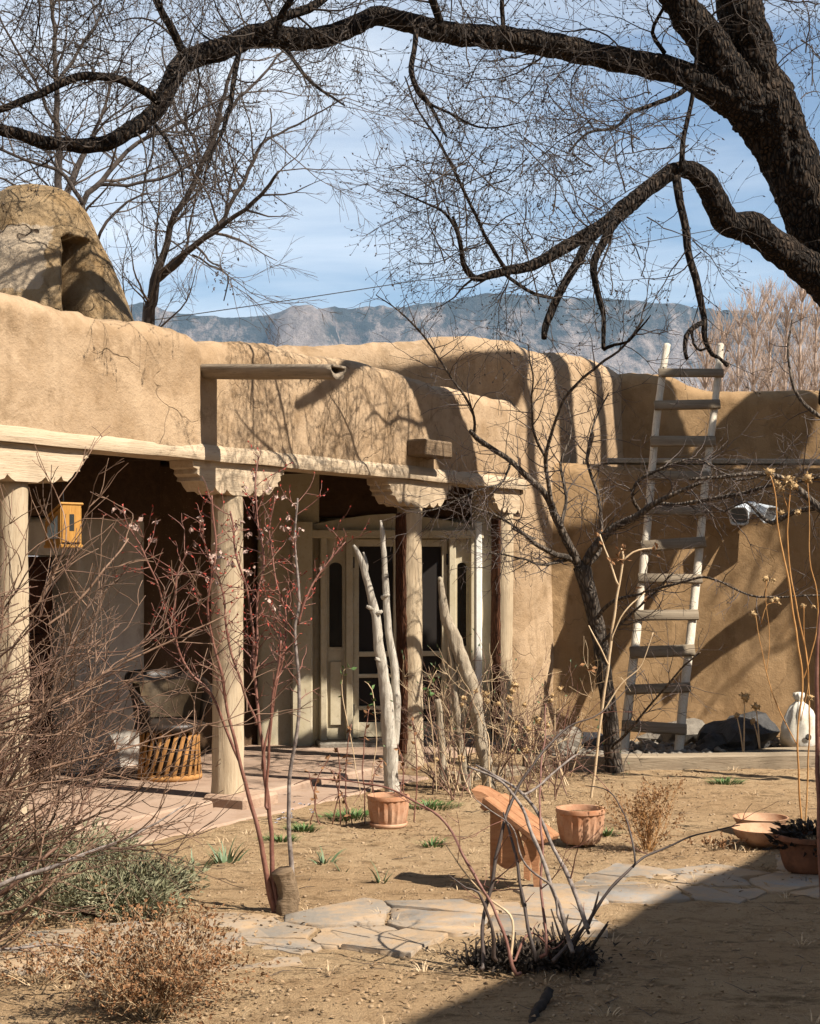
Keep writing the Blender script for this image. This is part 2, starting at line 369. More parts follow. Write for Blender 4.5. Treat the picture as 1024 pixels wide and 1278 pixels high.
    def build(s, name, mat, parent=None, origin=None, smooth=True, local=False):
        me = bpy.data.meshes.new(name)
        if parent is not None: o = Vector((0, 0, 0)) if local else ORG[parent.name]
        else:
            if origin is None:
                xs = [q[0] for q in s.v]; ys = [q[1] for q in s.v]; z = min(q[2] for q in s.v)
                origin = Vector(((min(xs) + max(xs)) / 2, (min(ys) + max(ys)) / 2, z))
            o = Vector(origin)
        me.from_pydata([(q[0] - o[0], q[1] - o[1], q[2] - o[2]) for q in s.v], [], s.f)
        me.materials.append(mat)
        if smooth: me.polygons.foreach_set('use_smooth', [True] * len(me.polygons))
        me.update()
        ob = bpy.data.objects.new(name, me); COL.objects.link(ob)
        if parent is not None:
            ob.parent = parent; ORG[ob.name] = ORG[parent.name]
        else:
            ob.location = o; ORG[ob.name] = o
        return ob
ORG = {}
def fixn(ob):
    import bmesh
    bm = bmesh.new(); bm.from_mesh(ob.data); bmesh.ops.recalc_face_normals(bm, faces=bm.faces); bm.to_mesh(ob.data); bm.free(); return ob
def flat(ob, ang=35):
    """smooth shading that keeps hard edges"""
    fixn(ob)
    import bmesh
    bm = bmesh.new(); bm.from_mesh(ob.data)
    for e in bm.edges:
        if len(e.link_faces) == 2: e.smooth = e.calc_face_angle(3.2) < R(ang)
    bm.to_mesh(ob.data); bm.free(); return ob
def wc(l):
    if not 4 <= len(l.split()) <= 16: print('LABEL', len(l.split()), l)
def thing(name, label, cat, loc, group=None, rotz=0):
    wc(label)
    o = bpy.data.objects.new(name, None); COL.objects.link(o); o.empty_display_size = .1
    o.location = loc; o.rotation_euler = (0, 0, rotz); o['label'] = label; o['category'] = cat
    if group: o['group'] = group
    ORG[o.name] = Vector(loc); return o
def tag(o, label, cat, group=None):
    wc(label)
    o['label'] = label; o['category'] = cat
    if group: o['group'] = group
    return o
def kind(o, k): o['kind'] = k; return o

# ------------------------------------------------------------------ curves and growth
def smooth_path(pts, rads, step):
    out, rr = [], []
    n = len(pts)
    for i in range(n - 1):
        p0 = pts[max(i - 1, 0)]; p1 = pts[i]; p2 = pts[i + 1]; p3 = pts[min(i + 2, n - 1)]
        m = max(2, int((p2 - p1).length / step))
        for k in range(m):
            t = k / m; t2 = t * t; t3 = t2 * t
            out.append(.5 * ((2 * p1) + (p2 - p0) * t + (2 * p0 - 5 * p1 + 4 * p2 - p3) * t2 + (3 * p1 - p0 - 3 * p2 + p3) * t3))
            rr.append(rads[i] + (rads[i + 1] - rads[i]) * t)
    out.append(pts[-1]); rr.append(rads[-1]); return out, rr
def trace(lst, z0, z1, step=.07, wob=0.0, seed=0, ws=1.0):
    """lst of (px,py,width px): a stem whose depth runs from z0 to z1"""
    n = len(lst); pts, rads = [], []
    for i, (px, py, w) in enumerate(lst):
        z = z0 + (z1 - z0) * i / max(1, n - 1); pts.append(P(px, py, z)); rads.append(ws * w / 2 * z / FPX)
    pts, rads = smooth_path(pts, rads, step)
    if wob:
        for i in range(1, len(pts)):
            q = pts[i] * 2.3 + Vector((seed, 0, 0))
            pts[i] = pts[i] + Vector((noise.noise(q), noise.noise(q + Vector((7, 0, 0))), noise.noise(q + Vector((0, 9, 0))))) * wob + Vector((noise.noise(q * 3.1), noise.noise(q * 3.1 + Vector((5, 0, 0))), noise.noise(q * 3.1 + Vector((0, 4, 0))))) * (wob * .45)
    return pts, rads
def rv(rng):
    while True:
        v = Vector((rng.uniform(-1, 1), rng.uniform(-1, 1), rng.uniform(-1, 1)))
        if .01 < v.length < 1: return v.normalized()
class Opt:
    def __init__(s, **k):
        s.seg = .09; s.wob = .22; s.trop = (0, 0, 0, 0); s.ang = (.5, 1.1); s.den = (4, 5, 6); s.ratio = (.35, .65); s.maxlev = 2
        s.taper = .8; s.rmin = .0018; s.rr = .55; s.ends = None; s.sides = (5, 4, 3, 3); s.tmin = .15
        for a, b in k.items(): setattr(s, a, b)
def grow(mb, p, d, L, r, lev, rng, o):
    n = max(3, int(L / o.seg)); st = L / n; pts = [p]; rads = [r]; dirs = [d]
    tr = Vector((0, 0, o.trop[min(lev, 3)])) * .12
    for i in range(n):
        d = (d + rv(rng) * o.wob + tr).normalized(); p = p + d * st
        pts.append(p); rads.append(max(o.rmin * .6, r * (1 - o.taper * (i + 1) / n))); dirs.append(d)
    mb.tube(pts, rads, o.sides[min(lev, 3)], cap=False)
    if lev < o.maxlev:
        k = o.den[min(lev, len(o.den) - 1)] * L; k = int(k) + (rng.random() < k - int(k))
        for c in range(k):
            t = rng.uniform(o.tmin, 1.0); i = min(n, max(1, int(t * n)))
            spawn(mb, pts[i], dirs[i], L * rng.uniform(*o.ratio) * (1.15 - .5 * t), max(o.rmin, rads[i] * o.rr), lev + 1, rng, o)
    if o.ends: o.ends(pts, dirs, lev, rng)
def spawn(mb, p, d, L, r, lev, rng, o):
    a = rng.uniform(*o.ang); q = d.orthogonal().normalized()
    q = Matrix.Rotation(rng.uniform(0, 2 * math.pi), 3, d) @ q
    grow(mb, p, (d * math.cos(a) + q * math.sin(a)).normalized(), L, r, lev, rng, o)
def twigs_along(mb, pts, rads, per_m, Lr, rng, o, r=.006, lev=0, t0=0.0, bias=None):
    for i in range(1, len(pts)):
        if i / len(pts) < t0: continue
        seg = (pts[i] - pts[i - 1]); k = per_m * seg.length
        k = int(k) + (rng.random() < k - int(k))
        for _ in range(k):
            d = seg.normalized()
            q = Matrix.Rotation(rng.uniform(0, 6.283), 3, d) @ d.orthogonal().normalized()
            a = rng.uniform(.5, 1.3); dd = d * math.cos(a) + q * math.sin(a)
            if bias: dd = dd + bias
            grow(mb, pts[i], dd.normalized(), rng.uniform(*Lr), min(r * rng.uniform(.7, 1.3), max(o.rmin, rads[i] * .6)), lev, rng, o)

# ------------------------------------------------------------------ camera, sun, sky
def stage():
    cam = bpy.data.cameras.new('camera'); co = bpy.data.objects.new('camera', cam); COL.objects.link(co)
    co.location = (0, 0, EYE); co.rotation_euler = (R(90), 0, 0)
    cam.sensor_fit = 'HORIZONTAL'; cam.sensor_width = 36; cam.lens = FPX / 1024 * 36; cam.shift_y = (CY - 639) / 1024
    cam.clip_start = .1; cam.clip_end = 30000; scene.camera = co
    EL = R(47)
    s = Vector((N.x * math.cos(EL), N.y * math.cos(EL), math.sin(EL)))
    L = bpy.data.lights.new('sun', 'SUN'); L.energy = 5.0; L.angle = R(.53); L.color = (1, .93, .82)
    lo = bpy.data.objects.new('sun', L); COL.objects.link(lo); lo.rotation_euler = s.to_track_quat('Z', 'Y').to_euler()
    lo.location = (20, -10, 20)
    w = bpy.data.worlds.new('World'); scene.world = w; w.use_nodes = True; t = w.node_tree; t.nodes.clear()
    def n(k, **a):
        x = t.nodes.new(k)
        for p, q in a.items(): setattr(x, p, q)
        return x
    def mth(op, a, b=0.0):
        x = n('ShaderNodeMath', operation=op)
        for v, i in ((a, 0), (b, 1)):
            if isinstance(v, (int, float)): x.inputs[i].default_value = v
            else: t.links.new(v, x.inputs[i])
        return x.outputs[0]
    out = n('ShaderNodeOutputWorld'); bg = n('ShaderNodeBackground'); bg.inputs[1].default_value = SKY
    sky = n('ShaderNodeTexSky', sky_type='NISHITA'); sky.sun_disc = False; sky.sun_elevation = EL; sky.sun_rotation = math.atan2(N.x, N.y)
    sky.altitude = 200; sky.air_density = 1.0; sky.dust_density = .35; sky.ozone_density = 1.0
    tc = n('ShaderNodeTexCoord'); sp = n('ShaderNodeSeparateXYZ'); t.links.new(tc.outputs['Generated'], sp.inputs[0])
    zz = mth('ADD', mth('ABSOLUTE', sp.outputs[2]), .12)
    cb = n('ShaderNodeCombineXYZ'); t.links.new(mth('DIVIDE', sp.outputs[0], zz), cb.inputs[0]); t.links.new(mth('DIVIDE', sp.outputs[1], zz), cb.inputs[1])
    mp = n('ShaderNodeMapping'); mp.inputs['Scale'].default_value = (.75, 1.5, 1); mp.inputs['Rotation'].default_value = (0, 0, .5); mp.inputs['Location'].default_value = (2.3, .6, 0)
    t.links.new(cb.outputs[0], mp.inputs[0])
    no = n('ShaderNodeTexNoise'); no.inputs['Scale'].default_value = 1.6; no.inputs['Detail'].default_value = 9; no.inputs['Roughness'].default_value = .55; no.inputs['Distortion'].default_value = .5
    t.links.new(mp.outputs[0], no.inputs[0])
    # more cirrus towards the west side of this sky
    bias = mth('ADD', no.outputs[0], mth('MULTIPLY', mth('SUBTRACT', mth('SUBTRACT', mth('MULTIPLY', mth('MINIMUM', sp.outputs[2], .36), 1.2), mth('MULTIPLY', mth('MAXIMUM', mth('SUBTRACT', sp.outputs[2], .45), 0.0), 1.6)), sp.outputs[0]), .62))
    rp = n('ShaderNodeValToRGB'); e = rp.color_ramp.elements; e[0].position = .50; e[0].color = (0, 0, 0, 1); e[1].position = .98; e[1].color = (.9, .9, .9, 1)
    t.links.new(bias, rp.inputs[0])
    mx = n('ShaderNodeMix', data_type='RGBA'); t.links.new(rp.outputs[0], mx.inputs[0]); t.links.new(sky.outputs[0], mx.inputs[6]); mx.inputs[7].default_value = CLOUD
    t.links.new(mx.outputs[2], bg.inputs[0]); t.links.new(bg.outputs[0], out.inputs[0])
    c = scene.cycles; c.max_bounces = 6; c.diffuse_bounces = 2; c.glossy_bounces = 2; c.transmission_bounces = 2; c.volume_bounces = 0; c.adaptive_threshold = .02; c.volume_step_rate = 4
    v = scene.view_settings; v.view_transform = 'Standard'; v.look = 'None'; v.gamma = 1; v.exposure = EXPO
SKY = .05; CLOUD = (8.3, 8.7, 9.2, 1); EXPO = 1.32

# ------------------------------------------------------------------ ground, mountains, haze
def gz(x, y):
    if not (-6 < x < 8 and 2 < y < 20): return 0.0
    p = Vector((x, y, 0)); h = .018 * noise.noise(p * .9) + .014 * noise.noise(p * 3.6) + .009 * noise.noise(p * 9) + .005 * noise.noise(p * 22)
    return h
def setting():
    xs = [-9000, -3000, -800, -200, -60, -20, -10, -6] + [-5 + .05 * i for i in range(201)] + [6, 8, 12, 20, 60, 200, 800, 3000, 9000]
    ys = [-300, -60, -20, -8, -2, 1, 3] + [4.2 + .045 * i for i in range(265)] + [17, 20, 30, 60, 200, 800, 3000, 8000, 14000]
    mb = MB(); mb.grid([[Vector((x, y, gz(x, y) if y < 16 else 0)) for x in xs] for y in ys])
    kind(fixn(mb.build('ground', M['ground'], origin=(0, 0, 0))), 'structure')
    # mountains, about nine kilometres away
    sil = [(-1600, 400), (-700, 395), (-200, 388), (60, 384), (168, 379), (190, 379), (215, 389), (270, 396), (330, 394), (352, 388), (364, 382), (386, 379), (398, 385), (440, 383), (480, 382), (520, 381), (560, 374),
           (600, 367), (640, 366), (700, 371), (760, 372), (840, 379), (890, 386), (1024, 392), (1300, 400), (1800, 392), (2600, 420)]
    Z = 9000.0
    def prof(x):
        px = CX + x / Z * FPX
        for (a, ya), (b, yb) in zip(sil, sil[1:]):
            if a <= px <= b: return (CY - (ya + (yb - ya) * (px - a) / (b - a))) / FPX * Z + 16 * noise.noise(Vector((x / 130, 0, 0))) + 11 * noise.noise(Vector((x / 45, 3, 0)))
        return (CY - 410) / FPX * Z
    rows = []; NX, NY = 420, 70
    for j in range(NY + 1):
        t = j / NY; y = 6300 + t * 3700; row = []
        for i in range(NX + 1):
            x = (-5200 + 10400 * i / NX); top = prof(x * Z / Z)
            k = min(1, t / .73); ramp = (.10 * k + .25 * k * k + .65 * k ** 5) if t <= .73 else 1 - (t - .73) * 1.5
            q = Vector((x, y * .7, 0)) / 900
            rid = 1 - abs(noise.noise(q * 1.6)) * 1.7; rid2 = 1 - abs(noise.noise(q * 4.3 + Vector((3, 1, 0)))) * 1.8
            h = top * ramp + (rid * 330 + rid2 * 210 + 90 * noise.noise(q * 11) - 150) * math.sin(math.pi * min(1, k)) * (1 if t < .73 else 0) * (1 - .3 * k)
            if abs(t - .73) < .02: h = top + 12 * noise.noise(q * 13)
            px = CX + x / y * FPX; cap = prof(x / y * Z) * y / Z
            if abs(px - 378) < 46 and .42 < t < .74:
                dpx = (px - 378) / 46; h = max(h, cap * (.99 - .10 * dpx ** 4) - (0 if t > .58 else (.58 - t) * 2600) + 26 * noise.noise(q * 7))
            h = min(h, cap * (.985 if t < .7 else 1))
            row.append(Vector((x, y, h)))
        rows.append(row)
    mb = MB(); mb.grid(rows); kind(fixn(mb.build('mountains', M['rock'], origin=(0, Z, 0))), 'structure')
    # the air between
    mb = MB(); mb.box((0, 4900, 1100), (13000, 11400, 2206)); hz = kind(mb.build('haze', None or haze_mat(), origin=(0, 4900, 0), smooth=False), 'stuff')
HAZE = 2.3e-5
def haze_mat():
    m = bpy.data.materials.new('air'); m.use_nodes = True; t = m.node_tree; t.nodes.clear()
    o = t.nodes.new('ShaderNodeOutputMaterial'); v = t.nodes.new('ShaderNodeVolumePrincipled')
    v.inputs['Color'].default_value = (.44, .68, 1.0, 1); v.inputs['Density'].default_value = HAZE; v.inputs['Anisotropy'].default_value = 0
    t.links.new(v.outputs[0], o.inputs['Volume']); return m

# ------------------------------------------------------------------ the adobe house
def chaikin(pts, it=3):
    for _ in range(it):
        o = [pts[0]]
        for a, b in zip(pts, pts[1:]):
            L = (b - a).length; f = min(.25, .22 / max(L, .01)) if it == 3 and _ == 0 else .25
            o += [a.lerp(b, f), a.lerp(b, 1 - f)]
        o.append(pts[-1]); pts = o
    return pts
def resample(pts, step):
    out = [pts[0]]; acc = 0
    for a, b in zip(pts, pts[1:]):
        L = (b - a).length; d = step - acc
        while d <= L:
            out.append(a.lerp(b, d / L)); d += step
        acc = L - (d - step)
    if (out[-1] - pts[-1]).length > .01: out.append(pts[-1])
    return out
def sweep(mb, path, top, z0, th, step=.06, amp=.02, off=None, rad=.16, batter=0.0):
    """adobe wall: vertical face, rounded top, back; path runs so that its right-hand side faces out"""
    pts = resample(path, step); rows = []; s = 0
    m = max(3, int((top(0, pts[0]) - min((z0(0, q) if callable(z0) else z0) for q in pts)) / step))
    if callable(z0): m = max(m, int((top(0, pts[0]) - min(z0(99, q) for q in pts)) / step))
    for i, p in enumerate(pts):
        a = pts[max(i - 1, 0)]; b = pts[min(i + 1, len(pts) - 1)]; t = (b - a).normalized(); nn = Vector((t.y, -t.x, 0))
        if i: s += (p - pts[i - 1]).length
        zt = top(s, p) + .03 * noise.noise(p * 1.7) + .012 * noise.noise(p * 6); zb = z0(s, p) if callable(z0) else z0
        o0 = off(s, p) if off else 0.0; r = min(rad, th * .48)
        prof = []
        for k in range(m + 1): prof.append((0, zb + (zt - r - zb) * k / m, 1, 0))
        for k in range(1, 7):
            an = math.pi / 2 * k / 6; prof.append((-r + r * math.cos(an), zt - r + r * math.sin(an), math.cos(an), math.sin(an)))
        for k in range(1, 4): prof.append((-r - (th - 2 * r) * k / 3, zt, 0, 1))
        for k in range(1, 5):
            an = math.pi / 2 * k / 4; prof.append((-th + r - r * math.sin(an), zt - r + r * math.cos(an), -math.sin(an), math.cos(an)))
        for k in range(1, 4): prof.append((-th, zt - r - (zt - r - zb) * k / 3, -1, 0))
        row = []
        for o, z, en, ez in prof:
            w = p + Vector((0, 0, z)); q = p - nn * o + Vector((0, 0, z))
            dd = amp * (noise.noise(q * 1.1) + .5 * noise.noise(q * 3.1) + .22 * noise.noise(q * 9))
            if ez > 0: dd += .012 * noise.noise(q * 15) + .006 * noise.noise(q * 31)
            bt = batter * (zt - z)
            row.append(p + nn * (o + (o0 if o > -th * .5 else 0) + en * dd + (bt if o > -.01 else 0)) + Vector((0, 0, z + ez * dd)))
        rows.append(row)
    mb.grid(rows); b = len(mb.v) - sum(map(len, rows)); nc = len(rows[0])
    mb.f.append(tuple(b + k for k in range(nc))); e = len(mb.v) - nc; mb.f.append(tuple(e + k for k in range(nc - 1, -1, -1)))
def Hp(u, w=0.0, z=0.0): return Vector((u, -w, z))       # house frame: x along the porch, y into the house

POSTS = [ufor(15, 0), ufor(284, 0), ufor(511, 0), ufor(627, 0)]
def house():
    h = thing('adobe_house', 'tan adobe house with carved timber porch posts and a domed chimney on its flat roof', 'house', P2, rotz=HROT)
    ORG[h.name] = Vector((0, 0, 0))
    def part(mb, name, m, parent=None, hard=False, smooth=True):
        o = mb.build(name, m, parent or h, local=True, smooth=smooth); return flat(o) if hard else fixn(o)
    def sw(name, pts, top, z0, th, m, **k):
        mb = MB(); sweep(mb, pts, top, z0, th, **k); return part(mb, name, m)
    # parapet over the porch; in the house frame out is -y, path left to right has out on its right
    uA = ufor(248, .12)
    def off(s, p):
        t = (p.x - uA) / .05; return .04 / (1 + math.exp(max(-30, min(30, t * 1.6)))) * .4 - .018 * math.exp(-((p.x - uA - .07) / .045) ** 2)
    def ptop(s, p): return 3.20 - .03 * math.exp(-((p.x - uA - .10) / .09) ** 2) - .015 / (1 + math.exp(-(p.x - uA) * 30)) + .03 * math.sin(p.x * 1.3)
    pts = [Hp(-4.6, .122), Hp(0, .122), Hp(2.5, .122), Hp(4.05, .122), Hp(4.75, .05)]
    sw('parapet', pts, ptop, lambda s, p: 2.412 + .012 * noise.noise(p * 3) + .011 * noise.noise(p * 13), .42, M['adobe'], step=.05, amp=.022, off=off, rad=.13)
    # lintel beam
    mb = MB(); u0, u1 = -4.6, 4.30; rows = []
    for i in range(120):
        u = u0 + (u1 - u0) * i / 119; w = .006 * noise.noise(Vector((u * 3, 0, 0))); b = .008 * noise.noise(Vector((u * 2, 5, 0)))
        rows.append([Hp(u, .15 + w, 2.335 + b), Hp(u, .155 + w, 2.352 + b), Hp(u, .15 + w, 2.415 + b + w), Hp(u, .13 + w, 2.44 + b), Hp(u, -.12, 2.445), Hp(u, -.12, 2.335)])
    mb.grid(rows, close=True); n0 = len(mb.v); mb.f += [(5, 4, 3, 2, 1, 0), tuple(range(n0 - 6, n0))]
    part(mb, 'lintel_beam', M['wood_beam'], hard=True)
    # posts and corbels
    half = [(.52, 2.333), (.515, 2.285), (.47, 2.275), (.475, 2.245), (.435, 2.225), (.445, 2.20), (.40, 2.195), (.375, 2.165), (.335, 2.135), (.30, 2.14), (.285, 2.165), (.255, 2.14), (.215, 2.12), (.175, 2.13), (.155, 2.155), (.12, 2.13), (.09, 2.118)]
    for i, u in enumerate(POSTS):
        mb = MB(); pr = []
        out = half if i < 3 else [(x * .75, z) for x, z in half]
        w0, w1 = -.085, .115 - .004 * i
        mb.prism([(u + x, z) for x, z in out] + [(u - x, z) for x, z in reversed(out)], Vector((0, -w0, 0)), Vector((1, 0, 0)), Vector((0, 0, 1)), Vector((0, w0 - w1, 0)))
        part(mb, 'corbel', M['wood_beam'], hard=True)
        mb = MB(); r = (.092, .107, .102, .092)[i]; pp, rr = [], []
        for k in range(41):
            z = -.03 + 2.16 * k / 40; q = Vector((u, z * .7, i * 3.1))
            pp.append(Hp(u + .014 * noise.noise(q), .014 * noise.noise(q + Vector((4, 0, 0))), z))
            rr.append(r * (1 + .07 * noise.noise(q * 2.2) + .05 * max(0, 1 - z / .35)))
        mb.tube(pp, rr, 64, rough=.05, rs=7, ridge=(24, 24, 2.0, .022)); po = part(mb, 'post', M['wood_post'])
        if i >= 2:
            # bark left on the shaded flank
            b = MB(); rows = []
            for k in range(60):
                z = .12 + 1.95 * k / 59; q = Vector((u, z * .7, i * 3.1)); cx = u + .014 * noise.noise(q); cw = .014 * noise.noise(q + Vector((4, 0, 0)))
                e = .35 * noise.noise(Vector((z * 4, i, 0))); row = []
                for j in range(9):
                    an = R(252) + (R(86) + e) * j / 8 * (.8 if k in (0, 59) else 1)
                    rr2 = r * 1.05 + .010 + .008 * noise.noise(Vector((j * .5, z * 4, i)))
                    if j in (0, 8): rr2 = r * .97
                    row.append(Hp(cx + math.cos(an - math.pi / 2) * rr2 * 1, cw + math.sin(an - math.pi / 2) * rr2 * -1 * -1, z))
                rows.append(row)
            b.grid(rows); ob = part(b, 'bark', M['bark_red'], parent=po)
        if i == 1:
            b = MB(); b.box(Hp(u + .02, .10, .035), (.40, .36, .11), bev=.02); part(b, 'footing', M['stone_pad'], hard=True)
    # porch walls
    uc = W2L((-1.29, 14.17, 0)).x; yb = 1.72; uw = ufor(180, -yb); ud0, ud1 = ufor(20, -yb), ufor(96, -yb)
    flat_top = lambda s, p: 2.62
    sw('porch_wall', [Vector((-4.6, yb, 0)), Vector((ud0, yb, 0))], flat_top, 0, .4, M['whitewash'], amp=.012, rad=.02)
    sw('porch_wall', [Vector((ud1, yb, 0)), Vector((uw, yb, 0))], lambda s, p: 2.00 + .06 * math.sin(s * 3), 0, .4, M['whitewash'], amp=.012, rad=.05)
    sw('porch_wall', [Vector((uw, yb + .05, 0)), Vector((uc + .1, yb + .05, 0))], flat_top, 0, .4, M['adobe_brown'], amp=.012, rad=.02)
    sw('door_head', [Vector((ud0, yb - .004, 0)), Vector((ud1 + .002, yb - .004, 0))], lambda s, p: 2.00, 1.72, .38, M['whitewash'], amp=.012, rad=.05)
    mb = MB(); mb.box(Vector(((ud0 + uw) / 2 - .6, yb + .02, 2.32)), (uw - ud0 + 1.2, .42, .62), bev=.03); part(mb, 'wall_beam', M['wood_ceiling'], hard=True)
    mb = MB(); mb.box(Vector(((ud0 + ud1) / 2, yb + .27, .86)), (ud1 - ud0 - .005, .05, 1.70), bev=.006); dr = part(mb, 'side_door', M['wood_door'], hard=True)
    for k in range(3):
        mb = MB(); mb.box(Vector(((ud0 + ud1) / 2, yb + .238, .40 + .52 * k)), (ud1 - ud0 - .22, .02, .40), bev=.006); part(mb, 'door_panel', M['wood_door'], parent=dr, hard=True)
    # roof of the porch with its round beams
    mb = MB(); mb.box(Vector((-.3, 2.85, 2.62)), (8.6, 5.5, .12), bev=.02); part(mb, 'roof', M['adobe_old'], hard=True)
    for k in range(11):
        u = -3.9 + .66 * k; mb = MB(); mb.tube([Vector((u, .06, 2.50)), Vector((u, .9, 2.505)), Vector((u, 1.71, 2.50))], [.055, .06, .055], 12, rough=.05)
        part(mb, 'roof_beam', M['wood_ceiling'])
    # end wall with the double door
    A = W2L((-1.29, 14.17, 0)); B = W2L((.97, 14.55, 0)); ab = (B - A); Lw = ab.length; X = ab.normalized(); O = Vector((X.y, -X.x, 0)); Zu = Vector((0, 0, 1))
    def E(px, o=0.0, z=0.0):
        # point of the end wall seen at this picture column
        a = (px - CX) / FPX; a0 = Vector((-1.29, 14.17)); b0 = Vector((.97, 14.55)); dd = b0 - a0
        t = (a * a0.y - a0.x) / (dd.x - a * dd.y); return A + ab * t + O * o + Vector((0, 0, z))
    def ez(py): return EYE + (CY - py) / FPX * 14.35
    ax = (X, -O, Zu)
    sw('end_wall', [A - X * .05, E(399)], flat_top, 0, .35, M['cream'], amp=.008, rad=.02)
    sw('end_wall', [E(590), B - X * .12], flat_top, 0, .35, M['cream'], amp=.008, rad=.02)
    sw('end_wall', [E(380, -.24), E(612, -.24)], flat_top, 0, .1, M['cream'], amp=.004, rad=.02)
    # curved plaster panel over the door
    out = [(E(330).x, 0)]
    mb = MB(); pl = []
    for px, py in ((380, 657), (420, 649), (460, 643), (490, 641), (530, 645), (580, 653), (601, 656)): pl.append(((E(px) - A).dot(X), ez(py)))
    lo = [((E(386) - A).dot(X) - .02, ez(664)), ((E(602) - A).dot(X), ez(662))]
    mb.prism([lo[0], lo[1]] + list(reversed(pl)), A + O * .02, X, Zu, -O * .2); part(mb, 'arch_panel', M['cream'], hard=True)
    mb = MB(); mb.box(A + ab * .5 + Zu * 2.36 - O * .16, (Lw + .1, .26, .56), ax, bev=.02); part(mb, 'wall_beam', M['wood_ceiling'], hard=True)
    # pilasters either side
    for px, wpx, pm in ((376, 26, 'cream'), (595, 9, 'white_paint')):
        mb = MB(); mb.box(E(px, .05, 1.02), (wpx / FPX * 14.3, .10, 2.04), ax, bev=.012); part(mb, 'pilaster', M[pm], hard=True)
    dt = ez(671); dbm = ez(937)
    # frame bars between lights and leaves
    for px, wpx in ((403, 8), (435, 9), (563, 9), (588, 5)):
        mb = MB(); mb.box(E(px, .03, (dt + .02) / 2), (wpx / FPX * 14.3, .11, dt - .02), ax, bev=.006); part(mb, 'door_jamb', M['cream'], hard=True)
    mb = MB(); mb.box(E(495, .035, dt + .03), ((E(601) - E(386)).length, .115, .075), ax, bev=.006); part(mb, 'door_lintel', M['cream'], hard=True)
    mb = MB(); mb.box(E(495, .12, .045), ((E(601) - E(386)).length - .1, .34, .11), ax, bev=.015); part(mb, 'door_sill', M['stone_grey'], hard=True)
    def sidelight(pa, pb):
        pc = (pa + pb) / 2; wd = (E(pb) - E(pa)).length; mid = .86
        root = MB(); root.box(E(pc, .0, mid / 2 + .06), (wd, .05, mid - .06), ax, bev=.004); r0 = part(root, 'sidelight', M['cream'], hard=True)
        b = MB(); b.box(E(pc, .034, mid / 2 + .08), (wd * .62, .02, mid * .66), ax, bev=.008); part(b, 'panel', M['cream'], parent=r0, hard=True)
        # surround with an arched light
        b = MB(); gh = ez(702) - mid - .06; gw = wd * .68; n = 14
        g = [(-gw / 2, mid + .06), (gw / 2, mid + .06)] + [(gw / 2 * math.cos(math.pi * k / n), mid + .06 + gh - gw * .36 + gw * .36 * math.sin(math.pi * k / n)) for k in range(n + 1)]
        b.prism(g, E(pc, -.012), X, Zu, -O * .012); part(b, 'pane', M['glass'], parent=r0, hard=True)
        b = MB(); W = wd / 2; top = dt
        arc = g[2:]
        for k in range(n):
            (x0, z0), (x1, z1) = arc[k], arc[k + 1]
            b.prism([(x0, z0), (x1, z1), (x1, top), (x0, top)], E(pc, .022), X, Zu, -O * .045)
        b.prism([(gw / 2, mid), (W, mid), (W, top), (gw / 2, top)], E(pc, .022), X, Zu, -O * .045)
        b.prism([(-W, mid), (-gw / 2, mid), (-gw / 2, top), (-W, top)], E(pc, .022), X, Zu, -O * .045)
        b.box(E(pc, 0, mid + .03), (gw, .045, .055), ax); part(b, 'sash', M['cream'], parent=r0, hard=True)
    sidelight(407, 431); sidelight(567.5, 585.5)
    def leafdoor(pa, pb, hinge):
        pc = (pa + pb) / 2; wd = (E(pb) - E(pa)).length; W = wd / 2; z0, z1 = .11, dt - .012; st = .055
        b = MB()
        for sx in (-1, 1): b.box(E(pc, .02, (z0 + z1) / 2) + X * sx * (W - st / 2 - .003), (st, .045, z1 - z0), ax, bev=.005)
        for z, t in ((z0 + .07, .13), (ez(883), .035), (ez(843), .035), (ez(816), .045), (z1 - .035, .065)): b.box(E(pc, .018, z), (wd - 2 * st, .036, t), ax, bev=.004)
        d0 = part(b, 'screen_door', M['cream'], hard=True)
        b = MB(); b.box(E(pc, .0, (z0 + z1) / 2), (wd - st, .01, z1 - z0 - .1), ax); part(b, 'insect_screen', M['mesh_dark'], parent=d0, smooth=False)
        for py in ((702, 885) if hinge < 0 else (698,)):
            b = MB(); b.box(E(pc, .048, ez(py)) + X * hinge * (W + .005), (.045, .016, .10), ax, bev=.006); part(b, 'hinge', M['iron'], parent=d0, hard=True)
    leafdoor(439.5, 498.5, -1); leafdoor(499.5, 558.5, 1)
    # tall block behind the porch, its side face flush with the porch front
    C = W2L(P2 + D * 4.32 + N * .10 - Vector((0, 0, P2.z))); Ee = Vector((W2L((2.2, 16.75, 0)).x, C.y, 0))
    L0 = W2L((-3.6, 13.72, 0)); path = resample(chaikin([L0, A, B + (C - B) * .5, Vector((C.x, C.y, 0)), Ee]), .05)
    def btop(s, p): return 3.62 + .10 * min(1, max(0, (s - 2.3) / 2.4)) - .05 * min(1, max(0, (s - 6) / 2)) + .03 * math.sin(s * 2.1)
    sC = 0; best = 9
    for i, q in enumerate(path):
        if i: sC += (q - path[i - 1]).length
        dC = abs(q.x - (C.x - .22)) + abs(q.y - C.y)
        if dC < best: best = dC; s0 = sC
    sw('tower_wall', path, btop, lambda s, p: 2.50 if s < s0 - .25 else 0.0, .45, M['adobe'], step=.055, amp=.035, rad=.22, batter=.012)
    mb = MB(); mb.box(Vector(((A.x + Ee.x) / 2 + .9, C.y + 4.9, 3.38)), (Ee.x - A.x - .2, 5.4, .1)); part(mb, 'roof', M['adobe_old'], hard=True)
    # low wing with the ladder, upper wall stepped back behind its ledge
    lp = [W2L(q) for q in ((1.28, 15.12, 0), (2.6, 15.32, 0), (4.4, 15.48, 0), (8.5, 15.7, 0))]
